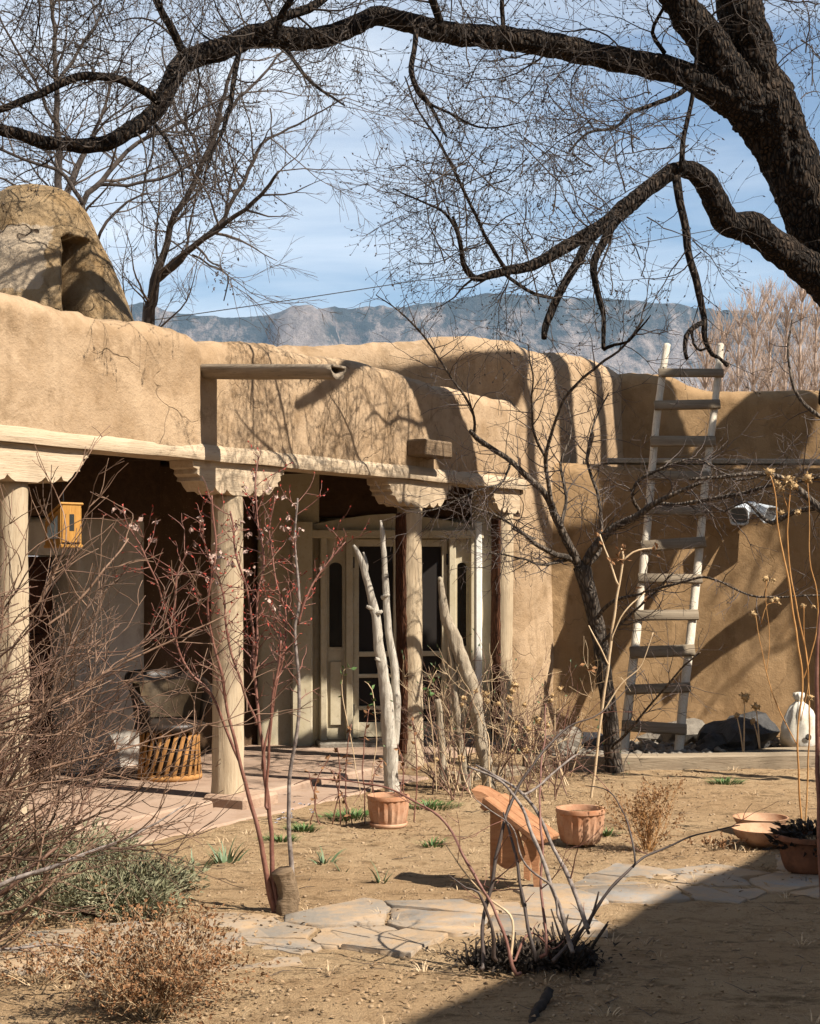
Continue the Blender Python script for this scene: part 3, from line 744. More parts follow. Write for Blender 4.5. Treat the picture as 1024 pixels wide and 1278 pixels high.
    sw('wing_wall', lp, lambda s, p: 2.60 - .02 * math.sin(s), 0, .55, M['adobe_dark'], step=.06, amp=.025, rad=.10, batter=.01)
    up = [W2L(q) for q in ((2.02, 16.62, 0), (3.4, 16.72, 0), (8.5, 16.95, 0))]
    sw('upper_wall', up, lambda s, p: 3.64 - .15 / (1 + math.exp(-(s - .85) * 14)) + .02 * math.sin(s * 2.7), 2.4, .45, M['adobe_dark'], step=.06, amp=.03, rad=.14)
    mb = MB(); a = W2L((4.9, 16.1, 2.53)); mb.box(a, (7.6, 1.3, .1), [W2L(P2 + Vector(v) - Vector((0, 0, 0))).normalized() for v in ((1, .03, 0), (-.03, 1, 0), (0, 0, 1))]); part(mb, 'ledge', M['adobe_old'], hard=True)
    wx = [W2L(P2 + Vector(v)).normalized() for v in ((1, .075, 0), (-.075, 1, 0), (0, 0, 1))]
    mb = MB(); mb.box(W2L((3.65, 15.62, 2.655)), (3.55, .22, .05), wx, bev=.008); part(mb, 'coping_board', M['wood_grey'], hard=True)
    mb = MB(); mb.box(W2L((6.9, 15.85, 2.657)), (2.9, .22, .048), wx, bev=.008); part(mb, 'coping_board', M['wood_grey'], hard=True)
    # log gutter sticking out of the parapet
    mb = MB(); uG = ufor(258, .1); z = 2.965; rows = []; Lg = 1.14; n = 30
    for k in range(n + 1):
        w = -.15 + (Lg + .15) * k / n; zz = z - .075 * (w / Lg); row = []
        for j in range(13):
            an = math.pi + math.pi * j / 12; q = Vector((j * .4, w * 2, 0)); r = .086 + .006 * noise.noise(q)
            row.append(Hp(uG + math.cos(an) * r, w, zz + math.sin(an) * r * .95))
        for j in range(13):
            an = 2 * math.pi - math.pi * j / 12; r = .056
            row.append(Hp(uG + math.cos(an) * r, w + (0 if k < n else -.02), zz + .012 + math.sin(an) * r * .95))
        rows.append(row)
    mb.grid(rows, close=True); m0 = len(mb.v); mb.f.append(tuple(range(26))[::-1])
    for j in range(12): mb.f.append((m0 - 26 + j, m0 - 26 + j + 1, m0 - 2 - j, m0 - 1 - j))
    part(mb, 'rain_gutter', M['wood_gutter'])
    mb = MB(); gy = Vector((0, -1, -.066)).normalized(); mb.box(Hp(uG + .005, .62, z - .038), (.15, 1.06, .016), (Vector((1, 0, 0)), gy, Vector((1, 0, 0)).cross(gy)), bev=.004); part(mb, 'gutter_board', M['wood_gutter'], hard=True)
    # short squared beam end in the parapet
    mb = MB(); uS = ufor(537, .2); mb.box(Hp(uS - .02, .21, ez(563) - .085), (.44, .18, .135), bev=.012); o = part(mb, 'beam_end', M['wood_block'], hard=True)
    # domed chimney
    mb = MB(); c = W2L((-2.80, 12.0, 0)); vd = math.atan2(-12.0, 2.80) - HROT
    prof = [(1.08, 2.66), (.74, 3.48), (.57, 3.86), (.46, 4.12), (.39, 4.29), (.31, 4.39), (.22, 4.445), (.11, 4.475), (.015, 4.485)]
    def pr(z):
        for (ra, za), (rb, zb) in zip(prof, prof[1:]):
            if za <= z <= zb: return ra + (rb - ra) * (z - za) / (zb - za)
        return .01
    zs = [2.66 + (4.36 - 2.66) * k / 110 for k in range(111)] + [4.37, 4.39, 4.41, 4.43, 4.445, 4.46, 4.472, 4.481, 4.485]
    rows = []
    for z in zs:
        row = []; r0 = pr(z)
        for k in range(220):
            an = 2 * math.pi * k / 220; dl = (an - vd + math.pi) % (2 * math.pi) - math.pi; q = Vector((math.cos(an) * r0, math.sin(an) * r0, z))
            r = r0 + .035 * noise.noise(q * 1.6) + .015 * noise.noise(q * 5) + .006 * noise.noise(q * 13)
            lat = r0 * math.sin(dl)
            if abs(dl) < 1.2:
                # plaster buttress left of the flue mouth
                if lat < .17 and z < 4.02: r += .07 * min(1, (4.02 - z) / .12) * min(1, max(0, (.17 - lat) / .02)) * max(0, 1 - max(0, -lat - .1) * 2)
                wv = .02 * noise.noise(Vector((z * 6, 1, 0)))
                if .175 + wv < lat < .365 + wv and 2.9 < z < 4.03 + .03 * noise.noise(Vector((lat * 25, 0, 0))): r -= .30 * min(1, (.365 + wv - lat) / .10 + .12)
                elif .15 < lat < .42 and 4.02 <= z < 4.1: r += .02
            row.append(c + Vector((math.cos(an) * r, math.sin(an) * r, z)))
        rows.append(row)
    mb.grid(rows, close=True); e = len(mb.v) - 220; mb.f.append(tuple(e + k for k in range(220)))
    part(mb, 'chimney', M['adobe_old'])
    return h
M['stone_pad'] = m_plain('brick red slab', (.34, .22, .15), (.44, .31, .22), 7, .9, .6, 20, .2, .02)

def patio_and_path():
    # raised porch floor and the lower concrete apron in front of it
    mb = MB(); def_ = []
    def slab(u0, u1, w0, w1, z0, z1):
        b = MB(); rows = []
        for i in range(60):
            u = u0 + (u1 - u0) * i / 59; row = []
            q = .02 * noise.noise(Vector((u * 1.5, 0, 0)))
            for a, z in ((w0, z0), (w0, z1), (w1 + q - .015, z1), (w1 + q, z1 - .015), (w1 + q + .01, z0)):
                p = P2 + D * u + N * a; row.append(Vector((p.x, p.y, z)))
            rows.append(row)
        b.grid(rows); b.f.append((0, 1, 2, 3, 4)); e = len(b.v) - 5; b.f.append((e + 4, e + 3, e + 2, e + 1, e)); return b
    kind(flat(slab(-4.6, 4.3, -1.9, .02, -.1, .055).build('porch_floor', M['patio'])), 'structure')
    kind(flat(slab(-4.6, 1.9, .034, .50, -.1, .012).build('pavement', M['patio'])), 'structure')
    # flagstones: irregular cells of a band across the garden
    rng = random.Random(5); line = [(-40, 1197), (200, 1184), (400, 1166), (520, 1154), (640, 1136), (760, 1118), (880, 1106), (1060, 1098)]
    cen = [G(a, b) for a, b in line]; seeds = []
    L = 0
    for a, b in zip(cen, cen[1:]):
        t = (b - a).normalized(); nn = Vector((-t.y, t.x, 0)); m = max(1, int((b - a).length / .36))
        for k in range(m):
            for q in (-2.3, -1, 0, 1, 2.3):
                seeds.append((abs(q) < 2, a.lerp(b, (k + rng.random()) / m) + nn * (q * .25 + rng.uniform(-.12, .12))))
    cells = []
    for i, (keep, s) in enumerate(seeds):
        if not keep: continue
        poly = [Vector((s.x + .55 * math.cos(2 * math.pi * k / 14), s.y + .55 * math.sin(2 * math.pi * k / 14), 0)) for k in range(14)]
        for j, (_, o) in enumerate(seeds):
            if i == j or (o - s).length > 1.2: continue
            mid = (s + o) / 2; nn = (o - s).normalized(); new = []
            for a, b in zip(poly, poly[1:] + poly[:1]):
                da, db = (a - mid).dot(nn) + .011, (b - mid).dot(nn) + .011
                if da <= 0: new.append(a)
                if (da < 0) != (db < 0) and abs(da - db) > 1e-9: new.append(a.lerp(b, da / (da - db)))
            poly = new
            if len(poly) < 3: break
        if len(poly) < 3: continue
        A = abs(sum(a.x * b.y - b.x * a.y for a, b in zip(poly, poly[1:] + poly[:1]))) / 2
        if A > .015: cells.append(poly)
    mb = MB()
    for poly in cells:
        c = sum(poly, Vector()) / len(poly); pts = []
        for a, b in zip(poly, poly[1:] + poly[:1]):
            m = max(1, int((b - a).length / .045))
            for k in range(m):
                p = a.lerp(b, k / m); pts.append(p + (p - c).normalized() * .035 * (noise.noise(p * 6) + .6 * noise.noise(p * 19)))
        if len(pts) < 3: continue
        h = .006 + rng.uniform(-.004, .014); tx, ty = rng.uniform(-.02, .02), rng.uniform(-.025, .025); b0 = len(mb.v); n = len(pts)
        for s, dz in ((1.0, -.06), (1.0, h - .006), (.975, h)):
            for p in pts:
                q = c + (p - c) * s; mb.v.append(Vector((q.x, q.y, dz + (q.x - c.x) * tx + (q.y - c.y) * ty)))
        for l in range(2):
            for k in range(n): k2 = (k + 1) % n; mb.f.append((b0 + l * n + k, b0 + l * n + k2, b0 + (l + 1) * n + k2, b0 + (l + 1) * n + k))
        mb.f.append(tuple(b0 + 2 * n + k for k in range(n)))
    kind(flat(mb.build('path', M['flag']), 50), 'structure')
def neighbour():
    # the house across the courtyard, behind the camera: its shadow lies on the earth
    Hh = 6.0; k = Hh / math.tan(R(47)); c = Vector((1.80, 9.25, 0)) + N * (k + .12) + D * .75
    o = thing('adobe_house', 'plain two storey adobe house across the yard that shades the corner of the garden', 'house', c)
    def S(a, w): q = c + D * a + N * w; return Vector((q.x, q.y, 0))
    mb = MB(); pts = [S(-13, 4), S(-13, 0), S(0, 0), S(0, 4)]
    pts = [S(0, 4), S(0, 0), S(-13, 0), S(-13, 4)]
    # outward is the right-hand side of the path
    sweep(mb, [p for p in pts], lambda s, p: Hh, 0, .5, step=.25, amp=.03, rad=.2); fixn(mb.build('wall', M['adobe'], o))
    mb = MB(); q = S(-6.5, 2.1); mb.box(q + Vector((0, 0, Hh - .5)), (3.6, 12.4, .15), (N, D, Vector((0, 0, 1)))); flat(mb.build('roof', M['adobe_old'], o))
    for a in (-10.5, -7, -3.5):
        mb = MB(); mb.box(S(a, -.03) + Vector((0, 0, 4.2)), (.08, .9, 1.2), (N, D, Vector((0, 0, 1))), bev=.01); w = flat(mb.build('window', M['wood_door'], o))
        mb = MB(); mb.box(S(a, -.06) + Vector((0, 0, 4.2)), (.03, .74, 1.04), (N, D, Vector((0, 0, 1)))); flat(mb.build('pane', M['glass'], w))

# ------------------------------------------------------------------ trees
def big_tree():
    rng = random.Random(11)
    base = Vector((4.7, 13.2, 0))
    t = thing('cottonwood_tree', 'huge dark bare cottonwood with a thick leaning trunk and limbs arching over the roof', 'tree', base)
    B = lambda: MB()
    o1 = Opt(maxlev=2, den=(7, 9, 5), wob=.32, trop=(.0, -.12, -.2, 0), ratio=(.4, .7), ang=(.4, 1.1), rmin=.0021, seg=.08, sides=(4, 3, 3, 3))
    o2 = Opt(maxlev=2, den=(6, 8, 5), wob=.32, trop=(-.25, -.3, -.3, 0), ratio=(.4, .7), rmin=.0021, seg=.08, sides=(4, 3, 3, 3))
    crown = MB()
    def buds(pts, dirs, lev, r):
        if lev < 1: return
        for i in (len(pts) // 2, len(pts) - 1): crown.leaf(pts[i], (dirs[i] + rv(r) * .8).normalized(), rv(r), r.uniform(.012, .03), .011)
    o1.ends = buds; o2.ends = buds
    def limb(lst, z0, z1, sides=14, rough=.10, per=0, Lr=(.4, 1.0), o=o1, r=.008, name='limb', wob=.015, t0=.05, step=.05, bias=None, rs=9):
        pts, rads = trace(lst, z0, z1, step * (.6 if lst[0][2] > 30 else 1), wob, len(lst), ws=.82); mb = MB(); big = lst[0][2] > 30; up = lst[0][1] - lst[-1][1] > 200 and abs(lst[0][0] - lst[-1][0]) < 300
        mb.tube(pts, rads, sides * (4 if big else 1), rough=rough, rs=rs, ridge=((17, 17, 5, .10) if up else (5, 17, 17, .11)) if big else None)
        ob = fixn(mb.build(name, M['bark_cotton'], t))
        if per: twigs_along(crown, pts, rads, per, Lr, rng, o, r=r, t0=t0, bias=bias)
        return pts, rads
    # trunk down to the ground, out of the frame
    pts = [base + Vector((0, 0, -.1)), Vector((4.45, 13.0, 1.2)), P(1125, 480, 12.8)]; rads = [.52, .42, .37]
    for px, py, w, z in ((1078, 395, 92, 12.7), (1044, 325, 84, 12.6), (1008, 250, 78, 12.5), (976, 180, 78, 12.4), (952, 128, 92, 12.3), (942, 100, 76, 12.28), (934, 72, 40, 12.25)):
        pts.append(P(px, py, z)); rads.append(w / 2 * z / FPX)
    pts, rads = smooth_path(pts, rads, .03); rads = [r * .84 for r in rads]; mb = MB(); mb.tube(pts, rads, 120, rough=.07, rs=5, ridge=(15, 15, 4, .13)); fixn(mb.build('trunk', M['bark_cotton'], t))
    limb([(950, 145, 82), (938, 70, 70), (922, 0, 64), (900, -130, 52), (860, -300, 36), (800, -480, 20)], 12.3, 11.6, 20, per=2.5, Lr=(.6, 1.4), t0=.3, o=o1, r=.012)
    limb([(935, 130, 66), (890, 60, 54), (848, 0, 47), (800, -90, 38), (740, -220, 28), (660, -330, 16)], 12.2, 11.0, 18, per=2.5, Lr=(.6, 1.4), t0=.2, o=o2, r=.012)
    # the long arch
    main = [(940, 140, 62), (900, 114, 48), (850, 91, 36), (760, 72, 35), (690, 57, 34), (620, 47, 33), (560, 40, 31), (518, 30, 29), (470, 21, 27), (430, 37, 28), (380, 48, 31), (322, 44, 34), (290, 57, 31), (232, 76, 30), (214, 101, 27), (190, 140, 25), (160, 163, 23), (120, 180, 22), (60, 178, 19), (20, 166, 17), (-20, 154, 16), (-90, 110, 14), (-200, 60, 8)]
    mp, mr = limb(main, 12.2, 9.6, 18, rough=.13, per=4.2, Lr=(.4, 1.15), o=o1, t0=.12, rs=8, wob=.01)
    limb([(200, 128, 14), (170, 108, 13), (140, 96, 13), (95, 95, 13), (50, 116, 12), (0, 136, 11), (-60, 150, 8)], 9.95, 9.6, per=7, Lr=(.3, .8))
    limb([(236, 78, 16), (218, 42, 13), (196, 4, 10), (170, -60, 7)], 10.0, 9.7, per=7, Lr=(.4, .9))
    limb([(322, 40, 16), (350, 22, 14), (385, 10, 14), (415, -12, 12), (470, -60, 8)], 10.2, 10.6, per=6, Lr=(.4, .9))
    limb([(345, 52, 11), (352, 18, 11), (368, -14, 9), (380, -60, 7)], 10.25, 10.0, per=6, Lr=(.4, .9))
    limb([(300, 60, 9), (292, 105, 8), (283, 150, 6), (262, 195, 5), (255, 230, 3)], 10.05, 9.6, 8, per=9, Lr=(.25, .6), o=o2, r=.005)
    limb([(358, 62, 7), (372, 85, 6), (390, 105, 5), (412, 118, 4), (430, 130, 3)], 10.2, 9.8, 8, per=9, Lr=(.25, .6), o=o2, r=.004)
    limb([(180, 140, 7), (205, 170, 6), (225, 205, 4), (230, 235, 3)], 9.9, 9.4, 8, per=9, Lr=(.25, .5), o=o2, r=.004)
    limb([(556, 46, 12), (545, 12, 13), (535, -20, 11), (520, -80, 8)], 10.8, 10.5, per=5, Lr=(.5, 1.0))
    limb([(520, 36, 8), (519, 62, 8), (514, 90, 9), (520, 108, 8), (532, 122, 6), (548, 150, 5), (556, 168, 3)], 10.6, 10.2, 8, per=9, Lr=(.25, .6), o=o2, r=.004)
    limb([(515, 92, 6), (525, 120, 5), (560, 140, 4), (600, 158, 3), (650, 152, 2)], 10.5, 10.0, 8, per=9, Lr=(.25, .6), o=o2, r=.004)
    limb([(858, 108, 9), (845, 118, 8), (815, 130, 7), (790, 138, 6), (770, 158, 5), (735, 165, 4), (712, 190, 3)], 12.0, 11.4, 8, per=8, Lr=(.25, .7), o=o2, r=.005)
    limb([(628, 42, 8), (626, 10, 7), (628, -30, 6)], 10.9, 10.9, 8, per=8, Lr=(.4, .8), r=.005)
    limb([(830, 66, 7), (815, 40, 6), (828, 10, 5), (850, -20, 4)], 11.9, 11.6, 8, per=8, Lr=(.4, .8), r=.005)
    # dark lower limb with its hanging arms
    low = [(1130, 470, 60), (1064, 395, 54), (1026, 348, 50), (985, 318, 45), (942, 285, 43), (912, 278, 38), (896, 256, 35), (884, 230, 33), (866, 213, 27), (846, 212, 23), (820, 228, 23), (790, 252, 24), (760, 276, 23), (720, 300, 19), (670, 328, 16), (638, 336, 14), (610, 343, 12), (592, 346, 10), (579, 328, 8), (575, 300, 6), (566, 270, 4)]
    limb(low, 12.6, 10.6, 16, rough=.14, per=4.5, Lr=(.35, 1.0), o=o1, t0=.35, rs=8, wob=.008)
    limb([(632, 336, 7), (615, 308, 6), (594, 265, 5), (570, 220, 5), (545, 170, 4), (520, 132, 3), (505, 95, 2)], 10.8, 10.4, 8, per=10, Lr=(.3, .8), r=.005)
    limb([(578, 322, 6), (568, 285, 5), (552, 262, 4), (524, 250, 3), (490, 235, 2)], 10.7, 10.2, 8, per=10, Lr=(.3, .7), r=.005)
    limb([(752, 282, 17), (735, 298, 16), (722, 325, 14), (702, 362, 13), (688, 390, 13), (681, 408, 11), (680, 421, 8)], 11.1, 10.9, 12, per=5, Lr=(.2, .6), o=o2, r=.005)
    limb([(776, 266, 14), (762, 285, 14), (752, 305, 13), (741, 330, 12), (742, 350, 10), (749, 378, 9), (753, 395, 7), (754, 418, 7), (753, 437, 6)], 11.2, 11.0, 12, per=4, Lr=(.2, .6), o=o2, r=.004)
    limb([(754, 436, 6), (768, 430, 5), (785, 425, 4), (800, 408, 3), (812, 392, 2)], 11.0, 10.7, 7, per=6, Lr=(.2, .5), r=.003)
    limb([(844, 220, 14), (850, 250, 13), (856, 285, 12), (860, 318, 12), (868, 345, 12), (874, 370, 11), (880, 395, 10), (880, 415, 9), (883, 428, 8), (890, 442, 7), (898, 446, 5), (908, 457, 6)], 11.5, 11.2, 12, per=3, Lr=(.2, .6), o=o2, r=.004)
    limb([(877, 403, 8), (866, 410, 8), (857, 420, 7), (855, 436, 6), (857, 447, 6)], 11.3, 11.1, 9)
    limb([(864, 412, 5), (866, 430, 4), (874, 438, 4), (882, 434, 3)], 11.25, 11.1, 7)
    limb([(852, 214, 9), (853, 180, 8), (860, 145, 7), (864, 118, 7), (868, 80, 5), (874, 30, 4)], 11.6, 11.6, 8, per=7, Lr=(.3, .7), r=.005)
    limb([(628, 340, 6), (648, 355, 6), (668, 366, 6), (690, 373, 5)], 10.85, 10.9, 8, per=8, Lr=(.2, .5), o=o2, r=.004)
    # limbs above the picture whose fine twigs hang into it
    limb([(800, -90, 30), (700, -130, 22), (600, -120, 18), (500, -110, 15), (380, -120, 12), (250, -90, 10), (120, -60, 8), (0, -40, 5)], 11.4, 9.8, 10, per=9, Lr=(.5, 1.3), o=o2, r=.009, t0=.05)
    limb([(760, -200, 20), (640, -220, 15), (520, -180, 12), (430, -120, 8), (330, -40, 5)], 11.0, 10.8, 8, per=7, Lr=(.5, 1.2), o=o2, r=.008)
    S = Vector((N.x, N.y, math.tan(R(47))))  # limbs added above the view to shade the block front and parapet
    for pp, rr in (([P(360, 452, 14.1), P(450, 440, 14.1), P(540, 436, 14.2), P(620, 440, 14.4), P(660, 470, 14.6)], [.05, .13, .15, .16, .18]), ([P(400, 480, 13), P(450, 500, 13.3), P(520, 462, 14), P(600, 470, 14.3)], [.03, .06, .09, .12]), ([P(330, 560, 11.6), P(380, 520, 11.9), P(430, 470, 12.3), P(470, 440, 12.7)], [.03, .05, .07, .09])):
        pts, rads = smooth_path([p + S * (2.9 + .12 * i) for i, p in enumerate(pp)], rr, .06); mb = MB(); mb.tube(pts, rads, 12, rough=.1, rs=6); fixn(mb.build('limb', M['bark_cotton'], t))
    # free twig sprays through the middle of the crown
    for px, py, k in ((560, 200, 9), (630, 180, 9), (700, 140, 9), (600, 280, 9), (680, 250, 8), (520, 290, 5), (760, 190, 9), (810, 160, 8), (640, 110, 8), (720, 230, 8), (790, 200, 7), (830, 330, 5), (700, 330, 7), (640, 300, 7), (780, 320, 5),
                      (60, 40, 12), (120, 50, 12), (30, 90, 9), (160, 20, 10), (260, 20, 10), (90, 130, 8), (310, 100, 6), (400, 60, 4), (180, 80, 8), (980, 60, 6), (1010, 110, 5), (960, 30, 4)):
        for _ in range(k):
            z = rng.uniform(9.6, 12); p = P(px + rng.uniform(-60, 60), py + rng.uniform(-50, 50), z)
            grow(crown, p, (rv(rng) + Vector((-.3, 0, .1))).normalized(), rng.uniform(.35, .9), .005, 0, rng, o1)
    kind(crown.build('crown', M['twig_cotton'], t), 'stuff')
    # bark flakes and knots along the arch
def yard_tree():
    """a second old tree beyond the frame, its unseen limbs shaped to shade the walls"""
    S = Vector((N.x, N.y, math.tan(R(47))))
    base = Vector((9.0, 12.6, 0)); rng = random.Random(3)
    t = thing('cottonwood_tree', 'old cottonwood out of view, limbs added to throw broad shade bands on the wall', 'tree', base)
    def W(px, py, z=15.4): return P(px, py, z)
    mb = MB(); pts, rads = smooth_path([base, Vector((8.9, 12.7, 1.5)), Vector((8.7, 12.8, 3.6)), Vector((8.3, 13.0, 6.0)), Vector((7.8, 13.0, 8.5))], [.40, .33, .29, .25, .16], .08)
    mb.tube(pts, rads, 20, rough=.1, rs=5); fixn(mb.build('trunk', M['bark_cotton'], t))
    def limb(pp, rr):
        pts, rads = smooth_path(pp, rr, .06); mb = MB(); mb.tube(pts, rads, 12, rough=.1, rs=6); fixn(mb.build('limb', M['bark_cotton'], t))
    limb([Vector((8.3, 13.0, 6.1)), W(1010, 470, 16.6) + S * 3.0, W(905, 560) + S * 2.45, W(835, 640) + S * 2.1, W(765, 760) + S * 2.35, W(690, 900) + S * 2.7], [.2, .22, .23, .23, .22, .13])  # unseen limbs set back along the sun so their shade bands the wall
    limb([Vector((8.7, 12.8, 3.4)), W(1100, 665) + S * 2.1, W(940, 782) + S * 1.75, W(865, 838) + S * 1.6, W(800, 905) + S * 1.9], [.12, .10, .09, .08, .05])
    limb([Vector((8.1, 13.0, 7.2)), W(850, 500) + S * 3.6, W(760, 660) + S * 3.3, W(705, 770) + S * 3.1, W(668, 900) + S * 3.0], [.14, .2, .24, .25, .15])
    def F3(px, h): q = P2 + D * ufor(px, .12) + N * .12; return Vector((q.x, q.y, h))
    for px, k, r, h0, h1 in ((662, 5.2, .08, 2.7, 3.9), (708, 4.9, .17, 2.2, 4.3), (750, 4.6, .09, 2.5, 4.2), (774, 4.3, .15, 2.5, 4.5)):  # upright limbs added out of view to stripe the block with shade
        limb([Vector((8.0, 13.0, 7.6)), F3(px, h0) + S * k + Vector((.3, .1, -.4)), F3(px + 3, h0 + .5) + S * k, F3(px - 3, h1 - .6) + S * k, F3(px, h1) + S * k], [.16, r, r * 1.1, r, r * .7])
    limb([Vector((8.4, 13.0, 5.6)), W(822, 640, 16.6) + S * 2.6, W(812, 560, 16.6) + S * 2.6, W(800, 480, 16.6) + S * 2.6, W(790, 420, 16.6) + S * 2.6], [.18, .24, .24, .22, .15])  # wide unseen limb added to darken one end of the upper wall
    crown = MB(); o = Opt(maxlev=2, den=(4, 5, 5), rmin=.003)
    for _ in range(30): grow(crown, Vector((7.9, 13.0, rng.uniform(6, 9))), (rv(rng) + Vector((.5, 0, .6))).normalized(), rng.uniform(.8, 2.0), .02, 0, rng, o)
    kind(crown.build('crown', M['twig_cotton'], t), 'stuff')

def back_trees():
    rng = random.Random(21)
    o = Opt(maxlev=3, den=(3.2, 4.0, 5.0, 4), wob=.22, trop=(.25, .15, .0, -.1), ratio=(.42, .72), ang=(.3, .85), rmin=.0036, seg=.16, rr=.6, sides=(5, 4, 3, 3))
    def tree(label, z, stems, base_px, per, Lr, leaf=None, r=.02):
        base = P(base_px, 700, z); base.z = 0
        t = thing('elm_tree', label, 'tree', base, 'bare trees behind the house'); tr = MB(); cr = MB()
        for lst in stems:
            pts, rads = trace(lst, z, z + rng.uniform(-1.2, 1.2), .12, .05, lst[0][0]); tr.tube(pts, rads, 8, rough=.06)
            twigs_along(cr, pts, rads, per * 1.45, Lr, rng, o, r=r, t0=.25)
        fixn(tr.build('trunk', M['bark_elm'], t)); kind(cr.build('crown', M['twig_elm'], t), 'stuff')
        if leaf:
            lf = MB()
            for px, py, sx, sy, k in leaf:
                for _ in range(k):
                    p = P(rng.gauss(px, sx), rng.gauss(py, sy), z + rng.uniform(-1, 1)); lf.leaf(p, (rv(rng) + Vector((0, 0, -.7))).normalized(), rv(rng), rng.uniform(.03, .075), rng.uniform(.015, .032))
            kind(lf.build('leaves', M['twig_elm'], t, smooth=False), 'stuff')
    tree('slender bare tree forking low behind the parapet, with clumps of dead leaves', 21, [
        [(183, 700, 17), (184, 420, 15), (190, 375, 14), (194, 350, 13), (203, 318, 9), (213, 285, 8), (234, 245, 7), (255, 200, 7), (272, 150, 6), (290, 90, 4), (310, 30, 3)],
        [(194, 350, 11), (215, 332, 10), (245, 306, 8), (285, 278, 6), (325, 243, 5), (352, 212, 3)],
        [(212, 335, 7), (238, 312, 6), (270, 280, 5), (300, 235, 5), (322, 190, 4), (350, 165, 3), (400, 138, 2), (430, 120, 2)],
        [(208, 310, 4), (212, 288, 4), (216, 262, 3)], [(252, 205, 5), (235, 160, 4), (215, 120, 3), (205, 60, 2)], [(268, 160, 5), (300, 120, 4), (340, 80, 3), (370, 40, 2)],
        [(240, 318, 3), (262, 330, 2.5), (285, 345, 2), (280, 375, 1.5)]], 183, 2.6, (.7, 1.7), [(262, 222, 26, 22, 700), (235, 190, 22, 30, 300), (290, 200, 34, 34, 260), (282, 345, 10, 14, 60)], r=.018)
    tree('pale bare tree rising straight behind the domed chimney', 24, [
        [(80, 700, 13), (76, 300, 11), (74, 235, 10), (72, 150, 8), (68, 80, 6), (66, 0, 5), (60, -80, 3)],
        [(76, 300, 9), (86, 240, 9), (100, 205, 8), (112, 180, 6), (130, 140, 4), (140, 90, 3)], [(72, 160, 5), (50, 110, 4), (20, 60, 3), (0, 20, 2)], [(70, 110, 5), (100, 60, 4), (130, 10, 3)]], 80, 2.4, (.8, 1.8), r=.02)
    tree('bare tree fanning long straight boughs over the dome from behind', 19, [
        [(95, 700, 12), (98, 330, 10), (104, 255, 8), (130, 225, 7), (150, 200, 6), (185, 172, 5), (230, 150, 4), (290, 120, 2)],
        [(126, 230, 5), (160, 232, 4), (200, 222, 4), (250, 200, 3)], [(122, 300, 4), (136, 275, 4), (160, 250, 3), (185, 240, 2)],
        [(104, 255, 6), (70, 215, 5), (30, 200, 4), (-20, 180, 3)], [(20, 232, 3), (-10, 215, 3), (-40, 200, 2)]], 95, 2.6, (.6, 1.5), r=.016)
    # pale poplars beyond the wing
    op = Opt(maxlev=2, den=(2.0, 3.0, 3), wob=.13, trop=(.6, .7, .7, 0), ratio=(.35, .7), ang=(.18, .5), rmin=.007, seg=.4, rr=.55, sides=(5, 3, 3, 3))
    kinds = ['short bushy', 'tall thin', 'slightly bent', 'double topped', 'narrow', 'wide based', 'broken topped', 'straight', 'sparse', 'dense']
    for i, (px, top, w) in enumerate(((885, 425, 16), (905, 410, 18), (925, 392, 20), (945, 385, 22), (965, 372, 24), (984, 380, 22), (1003, 360, 24), (1022, 372, 24), (1045, 355, 24), (1070, 365, 24))):
        z = 46 + 3 * (i % 3); b = P(px, 700, z); b.z = 0; hgt = EYE + (CY - top) / FPX * z; r2 = random.Random(60 + i)
        t = thing('poplar_tree', f'{kinds[i]} bare pinkish poplar, {("first","second","third","fourth","fifth","sixth","seventh","eighth","ninth","tenth")[i]} in the row beyond the ladder wall', 'tree', b, 'bare poplars beyond the wing')
        tr = MB(); cr = MB()
        pts, rads = smooth_path([b, b + Vector((.1, 0, hgt * .4)), b + Vector((-.1, 0, hgt * .75)), b + Vector((0, 0, hgt))], [.10, .08, .05, .012], .5); tr.tube(pts, rads, 7)
        for k in range(2, len(pts) - 1):
            for _ in range(20):
                a = r2.uniform(0, 6.28); d = Vector((math.cos(a) * .5, math.sin(a) * .5, 1)).normalized()
                grow(cr, pts[k], d, r2.uniform(.8, 1.9) * (1 - .4 * k / len(pts)), .015, 0, r2, op)
        fixn(tr.build('trunk', M['twig_poplar'], t)); kind(cr.build('crown', M['twig_poplar'], t), 'stuff')

